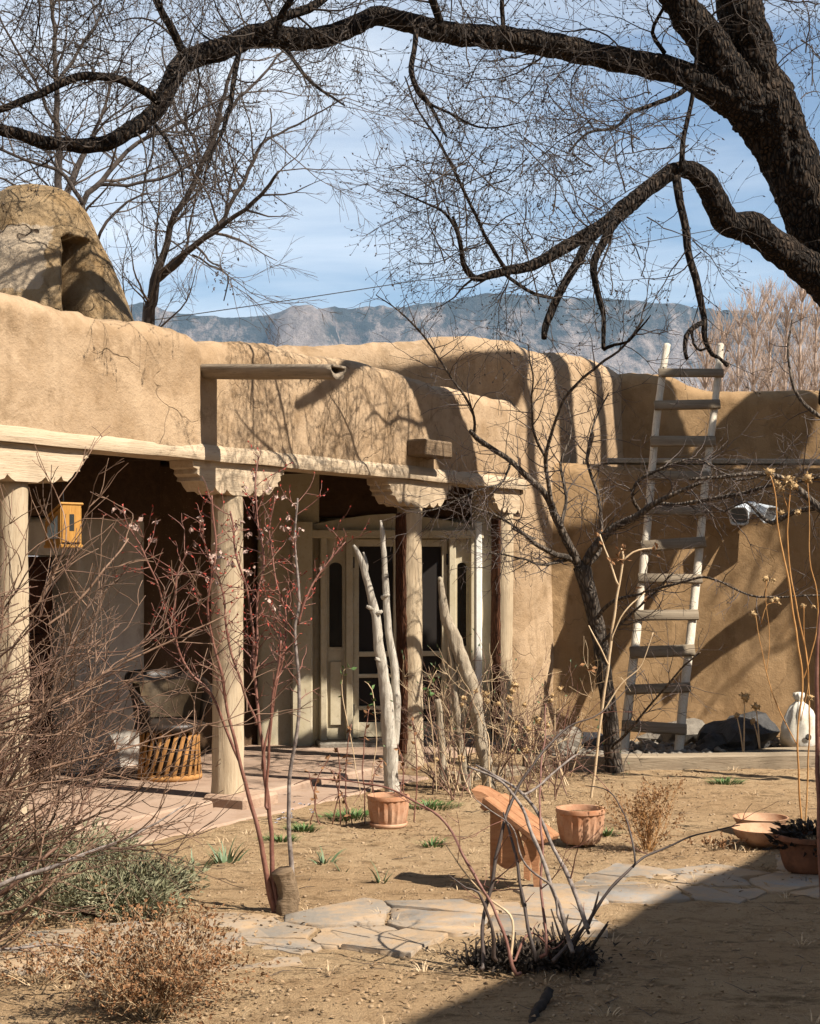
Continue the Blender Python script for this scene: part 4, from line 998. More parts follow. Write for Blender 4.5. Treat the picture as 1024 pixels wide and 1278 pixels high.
def fruit_tree():
    rng = random.Random(8); z = 12.75
    t = thing('fruit_tree', 'small bare fruit tree with grey trunk and crooked branches in front of the ladder', 'tree', G(766, 966))
    o = Opt(maxlev=2, den=(5, 7, 6), wob=.34, trop=(.1, .05, 0, 0), ratio=(.35, .65), ang=(.6, 1.3), rmin=.0024, seg=.07, rr=.6, sides=(5, 4, 3, 3))
    cr = MB(); tr = MB()
    pts, rads = trace([(768, 975, 25), (766, 950, 22), (761, 900, 20), (756, 850, 19), (750, 800, 20), (742, 765, 19), (734, 735, 20), (727, 708, 22)], z, z - .1, .04, .012); tr.tube(pts, rads, 14, rough=.09, rs=9)
    fixn(tr.build('trunk', M['bark_grey'], t))
    L = [([(727, 712, 15), (715, 690, 13), (702, 664, 12), (690, 632, 11), (678, 612, 10), (662, 598, 9), (640, 577, 8), (615, 560, 8), (594, 545, 7), (588, 537, 6)], -.5, 3),
         ([(590, 541, 5), (592, 520, 4), (583, 500, 4), (566, 474, 3), (545, 440, 3), (520, 408, 3), (497, 388, 2), (470, 368, 1.5)], -.9, 6),
         ([(690, 632, 7), (684, 600, 6), (682, 570, 6), (688, 540, 5), (700, 505, 4), (722, 478, 4), (750, 455, 4), (785, 425, 3.5), (806, 398, 3)], -.8, 5),
         ([(683, 575, 5), (668, 545, 4), (662, 510, 3), (664, 470, 2.5), (660, 430, 2)], -.7, 6),
         ([(720, 700, 10), (706, 694, 9), (690, 690, 8), (672, 680, 7), (655, 668, 5), (640, 662, 4)], -.6, 4),
         ([(712, 696, 6), (680, 705, 4), (650, 697, 3), (610, 690, 2)], -.8, 5),
         ([(730, 712, 15), (740, 690, 14), (757, 668, 13), (772, 655, 12), (792, 645, 11), (808, 634, 9), (822, 625, 8), (850, 612, 6), (880, 602, 5)], -.5, 6),
         ([(820, 626, 7), (850, 628, 6), (890, 622, 6), (930, 616, 6), (965, 605, 5), (1000, 600, 4), (1040, 590, 3)], -.9, 8),
         ([(800, 640, 6), (790, 620, 5), (800, 600, 5), (830, 585, 4), (870, 575, 3), (920, 600, 3), (960, 590, 2)], -.6, 8),
         ([(745, 772, 6), (765, 752, 5), (800, 742, 4), (835, 730, 4), (880, 722, 3.5), (905, 728, 3), (945, 745, 3), (1030, 744, 3)], -1.2, 4),
         ([(752, 800, 5), (780, 772, 4), (810, 745, 3), (840, 715, 2.5)], -.4, 6),
         ([(764, 935, 4), (790, 905, 4), (815, 875, 3), (850, 835, 3), (875, 815, 2)], -.8, 4),
         ([(728, 712, 9), (745, 690, 8), (752, 660, 6), (748, 620, 5), (735, 575, 4), (742, 530, 3), (760, 490, 2)], .5, 7),
         ([(700, 660, 6), (706, 620, 5), (700, 580, 4), (712, 545, 3), (708, 500, 2)], .2, 7),
         ([(640, 577, 4), (628, 600, 3), (600, 612, 3), (560, 630, 2), (520, 640, 1.5)], -1.3, 5),
         ([(668, 672, 4), (640, 655, 3.5), (610, 640, 3), (580, 628, 2), (560, 615, 1.5)], -1.1, 8)]
    for i, (lst, dz, per) in enumerate(L):
        zb = z - .1 if lst[0][0] > 700 else z - .4
        pts, rads = trace(lst, zb, zb + dz, .05, .02, i * 3.7, ws=.85); mb = MB(); mb.tube(pts, rads, 9, rough=.10, rs=12)
        fixn(mb.build('branch', M['bark_grey'], t)); twigs_along(cr, pts, rads, per * 3.0, (.14, .66), rng, o, r=.005, t0=.1)
    kind(cr.build('crown', M['twig_dark'], t), 'stuff')
    # limb reaching in from a neighbour of it beyond the frame
    b2 = Vector((4.1, 11.6, 0)); t2 = thing('fruit_tree', 'second bare fruit tree whose crooked limb reaches in over the floodlight', 'tree', b2)
    mb = MB(); p2, r2 = smooth_path([b2, b2 + Vector((-.05, 0, .8)), b2 + Vector((.05, .1, 1.6)), b2 + Vector((.2, 0, 2.6))], [.09, .07, .06, .03], .06); mb.tube(p2, r2, 12, rough=.08); fixn(mb.build('trunk', M['bark_grey'], t2))
    cr = MB()
    for lst, z0, z1, per in (([(1216, 720, 13), (1120, 690, 12), (1060, 665, 12), (1030, 640, 11), (1012, 622, 9), (985, 600, 7), (950, 592, 6), (905, 596, 5), (860, 600, 3)], 11.6, 11.9, 7), ([(1150, 700, 9), (1060, 620, 8), (1024, 632, 8), (990, 640, 7), (965, 652, 6), (945, 640, 4), (930, 626, 3), (905, 640, 2)], 11.6, 12.2, 6),
                             ([(1100, 560, 7), (1040, 530, 6), (1000, 500, 5), (985, 450, 3), (990, 400, 2)], 11.6, 11.8, 6)):
        pts, rads = trace(lst, z0, z1, .05, .02, z1); mb = MB(); mb.tube(pts, rads, 9, rough=.1, rs=12); fixn(mb.build('branch', M['bark_grey'], t2)); twigs_along(cr, pts, rads, per, (.12, .5), rng, o, r=.005)
    kind(cr.build('crown', M['twig_dark'], t2), 'stuff')

# ------------------------------------------------------------------ garden plants
def pod(mb, p, rng, s=.016):
    for _ in range(rng.choice((2, 3, 4))): mb.leaf(p + rv(rng) * .004, (rv(rng) + Vector((0, 0, -.8))).normalized(), rv(rng), s * rng.uniform(1.2, 2.4), s * rng.uniform(.9, 1.7))
def bramble():
    rng = random.Random(14); z = 7.55
    t = thing('rose_bush', 'tall rose bush with red canes and papery pale hips growing from a sawn stump', 'bush', G(352, 1140))
    tw, bud, pd = MB(), MB(), MB(); ENDS = []
    def ends(pts, dirs, lev, r):
        if pts[-1].z < 1.30 + .0: return
        ENDS.append(pts[-1])
        for i in range(1, len(pts)):
            if r.random() < .55: bud.leaf(pts[i], (dirs[i] + rv(r) * .9).normalized(), rv(r), r.uniform(.010, .024), .009)
    o = Opt(maxlev=1, den=(9, 8), wob=.30, trop=(.5, .3, 0, 0), ratio=(.3, .6), ang=(.5, 1.1), rmin=.0022, seg=.04, rr=.6, sides=(4, 3, 3, 3), ends=ends)
    st = [([(344, 1140, 15), (334, 1100, 10), (322, 1040, 8), (307, 985, 7), (296, 930, 6), (284, 880, 5), (270, 820, 5), (262, 760, 4), (268, 690, 4), (262, 620, 3)], -.1, .55),
          ([(350, 1135, 13), (340, 1080, 9), (334, 1020, 8), (328, 960, 7), (320, 900, 6), (316, 850, 5), (314, 790, 5), (310, 745, 4), (296, 700, 4), (284, 640, 3)], .1, .4),
          ([(316, 850, 5), (322, 790, 4), (322, 740, 4), (330, 700, 4), (322, 650, 3), (318, 600, 3), (322, 570, 2)], .15, .5),
          ([(366, 1110, 11), (364, 1060, 8), (362, 1000, 7), (366, 930, 6), (372, 860, 6), (368, 800, 5), (372, 740, 5), (370, 690, 4), (374, 620, 3)], .0, .6),
          ([(372, 780, 4), (382, 750, 4), (400, 715, 3), (418, 690, 3), (432, 672, 2)], .1, .7),
          ([(328, 960, 5), (340, 890, 4), (352, 840, 4), (360, 780, 3), (345, 720, 3), (338, 660, 3), (345, 620, 2)], .05, .5),
          ([(300, 955, 6), (282, 905, 5), (262, 862, 5), (240, 838, 4), (222, 806, 4), (216, 760, 4), (222, 715, 3), (236, 690, 3)], -.1, .5),
          ([(222, 806, 4), (206, 770, 3), (196, 730, 3), (180, 690, 3), (162, 655, 2)], -.1, .5),
          ([(320, 905, 5), (300, 860, 4), (284, 800, 4), (276, 740, 3), (260, 700, 3), (250, 660, 2)], -.05, .6),
          ([(334, 1010, 6), (336, 960, 5), (338, 900, 5), (342, 850, 4), (350, 800, 4)], -.05, .5)]
    for i, (lst, dz, per) in enumerate(st):
        pts, rads = trace(lst, z, z + dz, .03, .022, i * 5.1, ws=.72); mb = MB(); mb.tube(pts, rads, 8, rough=.08, rs=30)
        fixn(mb.build('cane', M['twig_white'] if i == 3 else M['twig_red'], t))
        up = [(p, r) for p, r in zip(pts, rads) if p.z > .95]
        if len(up) > 3: twigs_along(tw, [a for a, b in up], [b for a, b in up], 24 if i not in (9,) else 8, (.06, .26), rng, o, r=.0035)
    kind(tw.build('twigs', M['twig_red'], t), 'stuff'); kind(bud.build('buds', M['bud_red'], t, smooth=False), 'stuff')
    for px, py, k in ((160, 655, 6), (200, 655, 3), (250, 665, 9), (262, 690, 8), (248, 720, 4), (310, 650, 8), (325, 690, 8), (350, 660, 5), (375, 655, 6), (380, 700, 4), (345, 745, 4), (290, 700, 4), (318, 605, 4), (362, 610, 3)):
        for _ in range(int(k * 1.1)):
            q = min(ENDS, key=lambda e: abs(e.x / e.y * FPX + CX - px + rng.gauss(0, 9)) + abs(CY - (e.z - EYE) / e.y * FPX - py + rng.gauss(0, 11))); ENDS.remove(q); pod(pd, q + Vector((0, 0, -.012)), rng, .014)
    kind(pd.build('seed_pods', M['pod_pale'], t, smooth=False), 'stuff')
    mb = MB(); pts, rads = smooth_path([G(358, 1140) + Vector((0, 0, -.05)), P(360, 1118, z), P(352, 1086, z - .02)], [.075, .058, .05], .02); mb.tube(pts, [r * .85 for r in rads], 44, rough=.25, rs=16, ridge=(34, 34, 8, .14)); fixn(mb.build('stump', M['wood_block'], t))
def left_bush():
    rng = random.Random(31)
    t = thing('bush', 'big tangled leafless bush of mauve twigs spreading in front of the first porch post', 'bush', G(-20, 1180))
    st, tw = MB(), MB()
    o = Opt(maxlev=2, den=(4.2, 5, 6), wob=.27, trop=(.25, .3, .3, 0), ratio=(.4, .7), ang=(.35, .9), rmin=.0026, seg=.06, rr=.62, sides=(5, 4, 3, 3))
    tw3 = MB(); tw4 = MB(); TS = (tw, tw3, tw4)
    for k in range(46):
        b = G(rng.uniform(-250, 10), rng.uniform(1120, 1200)); a = rng.uniform(.25, 1.0) if b.x < -1.6 else rng.uniform(.6, 1.7)
        d = Vector((math.cos(a), rng.uniform(-.35, .30), math.sin(a) * 1.1)).normalized()
        grow(TS[k % 3], b + Vector((0, 0, rng.uniform(0, .3))), d, rng.uniform(.8, 1.4), rng.uniform(.006, .011), 0, rng, o)
    for k in range(46):
        p = P(rng.uniform(-160, 10), rng.uniform(840, 1100), rng.uniform(5.9, 7.1)); a = rng.uniform(-.05, .7)
        grow(TS[k % 3], p, Vector((math.cos(a), rng.uniform(-.3, .3), math.sin(a))).normalized(), rng.uniform(.5, 1.05), rng.uniform(.004, .007), 0, rng, o)
    for lst, z in (([(-60, 1130, 12), (20, 1095, 10), (90, 1070, 9), (130, 1060, 8), (160, 1050, 6), (195, 1030, 4), (230, 1010, 3)], 6.3), ([(-40, 900, 8), (20, 880, 6), (100, 860, 5), (190, 800, 4), (290, 765, 3)], 6.6), ([(-60, 1010, 8), (60, 960, 6), (160, 930, 4), (260, 905, 3), (330, 885, 2)], 6.5),
                   ([(60, 780, 5), (105, 745, 5), (140, 700, 4), (160, 672, 3)], 6.6), ([(-30, 800, 6), (40, 760, 5), (78, 690, 4), (80, 640, 2.5), (72, 616, 2)], 6.4), ([(-40, 1180, 8), (40, 1180, 6), (110, 1190, 5), (140, 1210, 3)], 5.9)):
        pts, rads = trace(lst, z, z + .2, .04, .035, z, ws=.62); mb = MB(); mb.tube(pts, rads, 7, rough=.1, rs=20); fixn(mb.build('stem', M['twig_white'] if lst[0][1] > 1100 else M['twig_mauve'], t)); twigs_along(tw, pts, rads, 9, (.15, .5), rng, o, r=.004, bias=Vector((.3, 0, .3)))
    kind(tw.build('twigs', M['twig_mauve'], t), 'stuff'); kind(tw3.build('twigs', M['twig_umber'], t), 'stuff'); kind(tw4.build('twigs', M['twig_brown'], t), 'stuff')
def front_shrub():
    rng = random.Random(41); z = 6.3
    t = thing('shrub', 'cut back shrub with long arching canes and a blackened leafy base by the shade edge', 'shrub', G(660, 1222))
    st = [([(650, 1215, 7), (618, 1140, 6), (588, 1082, 6), (560, 1030, 5.5), (520, 1003, 5), (480, 984, 4.5), (440, 972, 4), (400, 968, 3), (370, 978, 2)], .4, 'twig_red', 2),
          ([(600, 1210, 8), (604, 1160, 7), (612, 1110, 7.5), (620, 1060, 7), (632, 1010, 7), (655, 968, 6), (690, 925, 5), (720, 905, 4), (765, 882, 3), (810, 838, 2)], .5, 'twig_dark', 3),
          ([(735, 1160, 9), (712, 1100, 9), (696, 1065, 8), (676, 1030, 8), (652, 1000, 7), (622, 972, 7), (592, 952, 5)], .5, 'twig_white', 1),
          ([(716, 1190, 9), (700, 1120, 8), (678, 1060, 8), (660, 1025, 8), (640, 1000, 7), (615, 978, 6), (582, 958, 5)], .2, 'twig_white', 1),
          ([(668, 1200, 8), (655, 1140, 7), (645, 1090, 7), (637, 1045, 6), (631, 1012, 5)], .2, 'twig_dark', 2),
          ([(690, 1200, 8), (720, 1160, 7), (740, 1135, 7), (765, 1108, 6), (792, 1082, 6), (815, 1066, 5), (843, 1053, 5), (890, 1038, 4), (925, 1032, 3)], .5, 'twig_dark', 2),
          ([(790, 1083, 4), (786, 1045, 3.5), (778, 1015, 3), (762, 994, 3), (730, 985, 2)], .3, 'twig_dark', 2),
          ([(655, 992, 5), (676, 978, 5), (700, 960, 5), (722, 944, 4)], .2, 'twig_white', 0),
          ([(674, 1195, 6), (672, 1120, 5), (678, 1050, 5), (676, 990, 5), (682, 930, 4), (684, 880, 3)], .5, 'twig_red', 2),
          ([(640, 1205, 6), (640, 1150, 5), (612, 1120, 4), (575, 1080, 3), (555, 1050, 2)], .2, 'twig_straw', 3),
          ([(620, 1200, 8), (612, 1150, 7), (600, 1120, 6), (585, 1115, 4), (560, 1096, 3)], .0, 'twig_dark', 2),
          ([(700, 1150, 5), (690, 1110, 5), (660, 1080, 4), (640, 1030, 3), (600, 1000, 3)], .0, 'twig_white', 2),
          ([(735, 1165, 7), (745, 1140, 6), (752, 1112, 4)], .0, 'twig_dark', 2),
          ([(640, 1200, 5), (655, 1165, 4), (690, 1185, 3), (710, 1170, 2)], .2, 'twig_red', 3)]
    tw = MB(); o = Opt(maxlev=1, den=(6, 6), wob=.25, ratio=(.3, .6), rmin=.0018, seg=.05)
    for i, (lst, dz, m, per) in enumerate(st):
        pts, rads = trace(lst, z, z + dz, .025, .03, i * 2.9); rads = [r * .62 * (1.15 - .4 * k / len(rads)) for k, r in enumerate(rads)]; mb = MB(); mb.tube(pts, rads, 9, rough=.3, rs=34); fixn(mb.build('cane', M[m], t)); twigs_along(tw, pts, rads, per * 1.6 + 1, (.03, .3), rng, o, r=.003, t0=.15)
    kind(tw.build('twigs', M['twig_red'], t), 'stuff')
    lf = MB(); c = G(664, 1205)
    for _ in range(160):
        x = rng.gauss(0, .11); y = rng.gauss(0, .085); e = max(0, 1 - (x / .26) ** 2)
        h = rng.uniform(.03, .09) * (.5 + e) * (1 + .9 * (.08 < x < .2)); p = c + Vector((x * 1.15, y, -.005))
        if abs(x) > .28: continue
        lf.blade(p, (Vector((x * 2.0, y * 2, .8)) + rv(rng) * .45).normalized(), h, rng.uniform(.012, .026), rv(rng) * .7, rng)
    for _ in range(1500):
        x = rng.gauss(0, .14); lf.leaf(c + Vector((x, rng.gauss(0, .09), abs(rng.gauss(0, .035)) + .008)), Vector((rng.uniform(-1, 1), rng.uniform(-1, 1), rng.uniform(-.2, .9))).normalized(), Vector((0, 0, 1)), rng.uniform(.02, .045), rng.uniform(.008, .016))
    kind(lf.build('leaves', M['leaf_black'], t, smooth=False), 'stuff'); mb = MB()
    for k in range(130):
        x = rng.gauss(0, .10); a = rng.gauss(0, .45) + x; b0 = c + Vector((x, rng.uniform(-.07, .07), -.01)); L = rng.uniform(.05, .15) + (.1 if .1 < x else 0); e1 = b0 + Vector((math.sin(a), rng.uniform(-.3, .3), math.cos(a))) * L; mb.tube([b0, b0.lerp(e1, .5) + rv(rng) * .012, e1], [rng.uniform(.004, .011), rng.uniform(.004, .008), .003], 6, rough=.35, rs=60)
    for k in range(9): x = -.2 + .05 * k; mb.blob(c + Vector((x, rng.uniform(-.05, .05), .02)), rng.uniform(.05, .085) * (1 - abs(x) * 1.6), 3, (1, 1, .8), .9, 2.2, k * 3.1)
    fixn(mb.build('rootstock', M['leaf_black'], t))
    # rotten root beside it
    mb = MB(); pts, rads = trace([(686, 1236, 16), (680, 1252, 20), (668, 1262, 16), (660, 1285, 18), (652, 1310, 10)], 6.0, 5.55, .02, .03, 4); mb.tube(pts, [r * .7 for r in rads], 16, rough=.5, rs=26)
    tag(fixn(mb.build('root', M['leaf_black'])), 'blackened crooked root lying on the shaded earth below the cut back shrub', 'root')
def dry_clump(c, w, h, n, label, name, leafm, stemm, rng, leafs=(.010, .02), straight=.3, group=None, leafden=26, cat='dry plant', lw=.6):
    t = thing(name, label, cat, c, group); st, lf = MB(), MB()
    def ends(pts, dirs, lev, r):
        if lev == 0: return
        for i in range(1, len(pts)):
            for _ in range(2 if r.random() < leafden / 40 else 1): lf.leaf(pts[i] + rv(r) * .006, (dirs[i] + rv(r) * 1.1).normalized(), rv(r), r.uniform(*leafs), r.uniform(*leafs) * lw)
    o = Opt(maxlev=2, den=(16, 14), wob=.22, trop=(straight, straight, 0, 0), ratio=(.3, .6), ang=(.4, 1.0), rmin=.0011, seg=.03, rr=.6, sides=(3, 3, 3, 3), ends=ends)
    for _ in range(n):
        a = rng.uniform(0, 6.283); k = math.sqrt(rng.random()); d = Vector((math.cos(a) * k * w, math.sin(a) * k * w * .7, h * rng.uniform(.55, 1))); L = d.length
        grow(st, c + Vector((math.cos(a) * k * w * .15, math.sin(a) * k * w * .12, -.01)), d.normalized(), L, .0026, 0, rng, o)
    kind(st.build('stems', stemm, t), 'stuff'); kind(lf.build('leaves', leafm, t, smooth=False), 'stuff')
def tuft(px, py, n, h, spread, label, m, rng, name='leaf_tuft', group=None, w=.014, cat='plant', droop=.25):
    c = G(px, py); t = thing(name, label, cat, c, group); mb = MB()
    for _ in range(n):
        a = rng.uniform(0, 6.283); k = rng.random() ** .6; d = Vector((math.cos(a) * k * .7, math.sin(a) * k * .5, 1)).normalized()
        mb.blade(c + Vector((math.cos(a) * spread * k, math.sin(a) * spread * .6 * k, -.01)), d, h * rng.uniform(.5, 1.1), w, Vector((math.cos(a) * droop, math.sin(a) * droop, -.25 * droop)), rng)
    kind(mb.build('blades', m, t), 'stuff'); return t
def head(mb, p, r, rng):
    mb.blob(p, r * .72, 2, (1, 1, .85), .6, 6, rng.random() * 90)
    for _ in range(22): d = rv(rng); mb.leaf(p + d * r * .5, (d + rv(rng) * .5).normalized(), rv(rng), r * rng.uniform(.4, .95), r * .4)
def seed_plants():
    rng = random.Random(77)
    # tall golden stalks at the edge of the yard
    t = thing('dry_flower', 'tall dry golden flower stalks with round seed heads by the white sack', 'dry flower', G(992, 1010))
    heads = MB()
    S = [([(1003, 1050, 5), (996, 930, 5), (1002, 860, 5), (994, 790, 5), (985, 730, 5), (974, 670, 4), (968, 620, 3), (962, 594, 3)], 9.6), ([(1006, 1050, 4), (1010, 900, 4), (1006, 820, 4), (996, 770, 4), (986, 700, 4), (984, 640, 3), (988, 606, 3)], 9.7), ([(1002, 850, 3), (1018, 790, 3), (1020, 740, 3), (1012, 700, 2.5), (1010, 640, 2), (1008, 602, 2)], 9.7),
         ([(996, 930, 3), (975, 890, 3), (958, 845, 2.5), (948, 800, 2), (942, 768, 2)], 9.8), ([(985, 640, 2), (978, 620, 2), (976, 606, 2)], 9.7), ([(950, 780, 2), (958, 755, 1.8), (972, 752, 1.6)], 9.9), ([(958, 845, 2), (962, 800, 1.6), (956, 750, 1.6), (956, 722, 1.5)], 9.9), ([(1000, 900, 2), (1010, 850, 2), (1004, 796, 2), (1003, 756, 2)], 9.6)]
    for i, (lst, z) in enumerate(S):
        pts, rads = trace(lst, z, z, .04, .012, i * 1.3, ws=.5); mb = MB(); mb.tube(pts, rads, 6); mb.build('stalk', M['twig_gold'], t)
    for px, py, s in ((961, 589, 8), (970, 604, 7), (984, 598, 9), (991, 606, 8), (1008, 597, 9), (975, 610, 7), (996, 640, 6), (986, 602, 8), (941, 766, 6), (972, 753, 4), (964, 750, 4), (956, 722, 6), (970, 748, 5), (1003, 756, 5), (976, 640, 5), (1016, 757, 4), (1012, 870, 5), (966, 724, 4)):
        hh = MB(); head(hh, P(px, py, 9.7), s * 9.7 / FPX * .85, rng); hh.build('seed_head', M['seed_head'], t)
    # the thick red brown cane on the frame edge
    t = thing('cane', 'thick upright red brown cane standing by the dark flower pot', 'cane', G(1026, 1122)); mb = MB()
    pts, rads = trace([(1027, 1122, 7), (1024, 1030, 6.5), (1021, 940, 6), (1020, 860, 5), (1022, 800, 4), (1028, 740, 4), (1032, 690, 2)], 7.85, 7.85, .05, .006); mb.tube(pts, rads, 9, rough=.06, rs=20); fixn(mb.build('stem', M['twig_red'], t))
    # small stand by the rocks
    for a, (px, py, hs) in enumerate(((925, 935, ((930, 870, 7), (920, 893, 4))), (945, 925, ((944, 882, 6), (940, 900, 4))))):
        z = 13.6; t = thing('dry_flower', ('dry flower with a ragged tan head behind the black rocks', 'pair of small dry seed heads between the rocks and the sack')[a], 'dry flower', P(px, py + 12, z)); b = P(px + 4, py + 10, z)
        for hx, hy, s in hs:
            mb = MB(); pts, rads = smooth_path([b, P((px + hx) / 2 + 2, (py + hy) / 2, z), P(hx, hy, z)], [.008, .006, .005], .05); mb.tube(pts, rads, 5); mb.build('stalk', M['twig_straw'], t); mb = MB(); head(mb, P(hx, hy, z), s * z / FPX, rng); mb.build('seed_head', M['seed_head'], t)
    # thicket of dry plants before the porch end
    z = 11.4; tw = MB(); t = thing('thicket', 'thicket of dry grey and straw stems with round seed heads before the last porch post', 'dry plant', G(640, 995))
    o = Opt(maxlev=2, den=(6, 7), wob=.26, trop=(.5, .3, .1, 0), ratio=(.35, .65), ang=(.4, 1.1), rmin=.0022, seg=.06, rr=.62, sides=(4, 3, 3, 3)); tw2 = MB(); gr = MB()
    def ends(pts, dirs, lev, r):
        if lev and r.random() < .25: gr.leaf(pts[-1], dirs[-1], rv(r), r.uniform(.02, .04), .014)
    o2 = Opt(maxlev=2, den=(6, 7), wob=.28, trop=(.5, .3, .1, 0), ratio=(.35, .65), ang=(.4, 1.1), rmin=.0022, seg=.06, rr=.62, sides=(4, 3, 3, 3), ends=ends)
    for _ in range(66):
        b = G(rng.uniform(540, 720), rng.uniform(965, 1000)); a = rng.uniform(-.7, .7)
        grow(tw if rng.random() < .42 else tw2, b, Vector((math.sin(a), rng.uniform(-.3, .3), math.cos(a))).normalized(), rng.uniform(.35, 1.1), .006, 0, rng, o if rng.random() < .6 else o2)
    kind(tw.build('stems', M['twig_straw'], t), 'stuff'); kind(tw2.build('twigs', M['twig_brown'], t), 'stuff')
    kind(gr.build('leaves', M['leaf_iris'], t, smooth=False), 'stuff')
    for px, py, s in ((579, 871, 6), (577, 880, 4), (607, 866, 7), (609, 875, 6), (622, 878, 5), (594, 863, 5), (643, 855, 7), (640, 863, 6), (636, 872, 7), (671, 898, 8), (683, 906, 7), (699, 860, 6), (643, 912, 6), (660, 910, 6), (576, 946, 7), (657, 936, 7), (640, 938, 5), (645, 902, 5), (688, 875, 5), (655, 880, 5), (690, 868, 4), (545, 948, 5)):
        mb = MB(); head(mb, P(px, py, z + rng.uniform(-.2, .1)), s * z / FPX * .74, rng); mb.build('seed_head', M['seed_head'], t)
    # tall straw weed in front of the ladder
    z = 11.3; t = thing('dry_weed', 'tall forked pale weed stalk standing just before the fruit tree trunk', 'dry plant', G(738, 998))
    for i, lst in enumerate(([(738, 1000, 6), (745, 940, 6), (752, 890, 6), (760, 830, 6), (766, 780, 6), (772, 730, 5), (778, 695, 5), (775, 685, 3)], [(772, 730, 4), (764, 705, 4), (755, 685, 3), (748, 668, 3)], [(778, 700, 4), (790, 690, 4), (805, 685, 3), (818, 684, 2)], [(764, 800, 3), (776, 770, 3), (790, 752, 3), (806, 740, 2)], [(760, 830, 3), (745, 800, 3), (735, 780, 2)], [(752, 890, 3), (775, 855, 3), (800, 830, 2), (815, 790, 2)])):
        pts, rads = trace(lst, z, z + .05, .04, .012, i, ws=.62); mb = MB(); mb.tube(pts, rads, 6, rough=.1, rs=20); mb.build('stalk', M['twig_straw'], t)
    lf = MB()
    for px, py in ((768, 700), (778, 690), (748, 668), (818, 684), (806, 740), (735, 828), (775, 690)):
        for _ in range(6): lf.leaf(P(px + rng.uniform(-6, 6), py + rng.uniform(-8, 8), z), rv(rng), rv(rng), .05, .025)
    kind(lf.build('leaves', M['leaf_dry'], t, smooth=False), 'stuff')
    # thin upright straws and tendrils around the driftwood
    t = thing('dry_weed', 'thin leggy weed with a few dry curled leaves before the terracotta pot', 'dry plant', G(408, 1030)); st, lf = MB(), MB()
    for px, y0, y1 in ((400, 1030, 945), (415, 1020, 935), (432, 1035, 905), (455, 1010, 885), (470, 1005, 950), (388, 1035, 960), (425, 1012, 960), (440, 1060, 990), (520, 980, 900), (505, 985, 930)):
        zz = 10.2; lst = [(px, 1029, 3), (px + rng.uniform(-8, 8), (y0 + y1) / 2, 2.5), (px + rng.uniform(-14, 14), y1, 2)]; pts, rads = trace(lst, zz, zz, .04, .025, px, ws=.6); st.tube(pts, rads, 5)
        for _ in range(9): i = rng.randrange(len(pts) // 2, len(pts)); lf.leaf(pts[i], rv(rng), rv(rng), .045, .022)
    kind(st.build('stalks', M['twig_red'], t), 'stuff'); kind(lf.build('leaves', M['leaf_dry'], t, smooth=False), 'stuff')
    t = thing('vine', 'young vine with small fresh green leaves climbing beside the driftwood', 'vine', G(452, 1000)); st, lf = MB(), MB()
    for lst in ([(452, 1000, 2), (440, 930, 2), (425, 870, 2), (428, 840, 2), (436, 838, 1.5)], [(462, 1000, 2), (470, 900, 2), (466, 860, 2), (455, 850, 1.5)], [(545, 990, 2), (540, 900, 2), (535, 860, 2), (545, 840, 1.5)]):
        pts, rads = trace(lst, 11.0, 11.0, .05, .03, 3, ws=.6); st.tube(pts, rads, 5)
        for _ in range(8): i = rng.randrange(len(pts) * 2 // 3, len(pts)); lf.leaf(pts[i], rv(rng), rv(rng), .05, .03)
    kind(st.build('stems', M['twig_straw'], t), 'stuff'); kind(lf.build('leaves', M['leaf_green'], t, smooth=False), 'stuff')
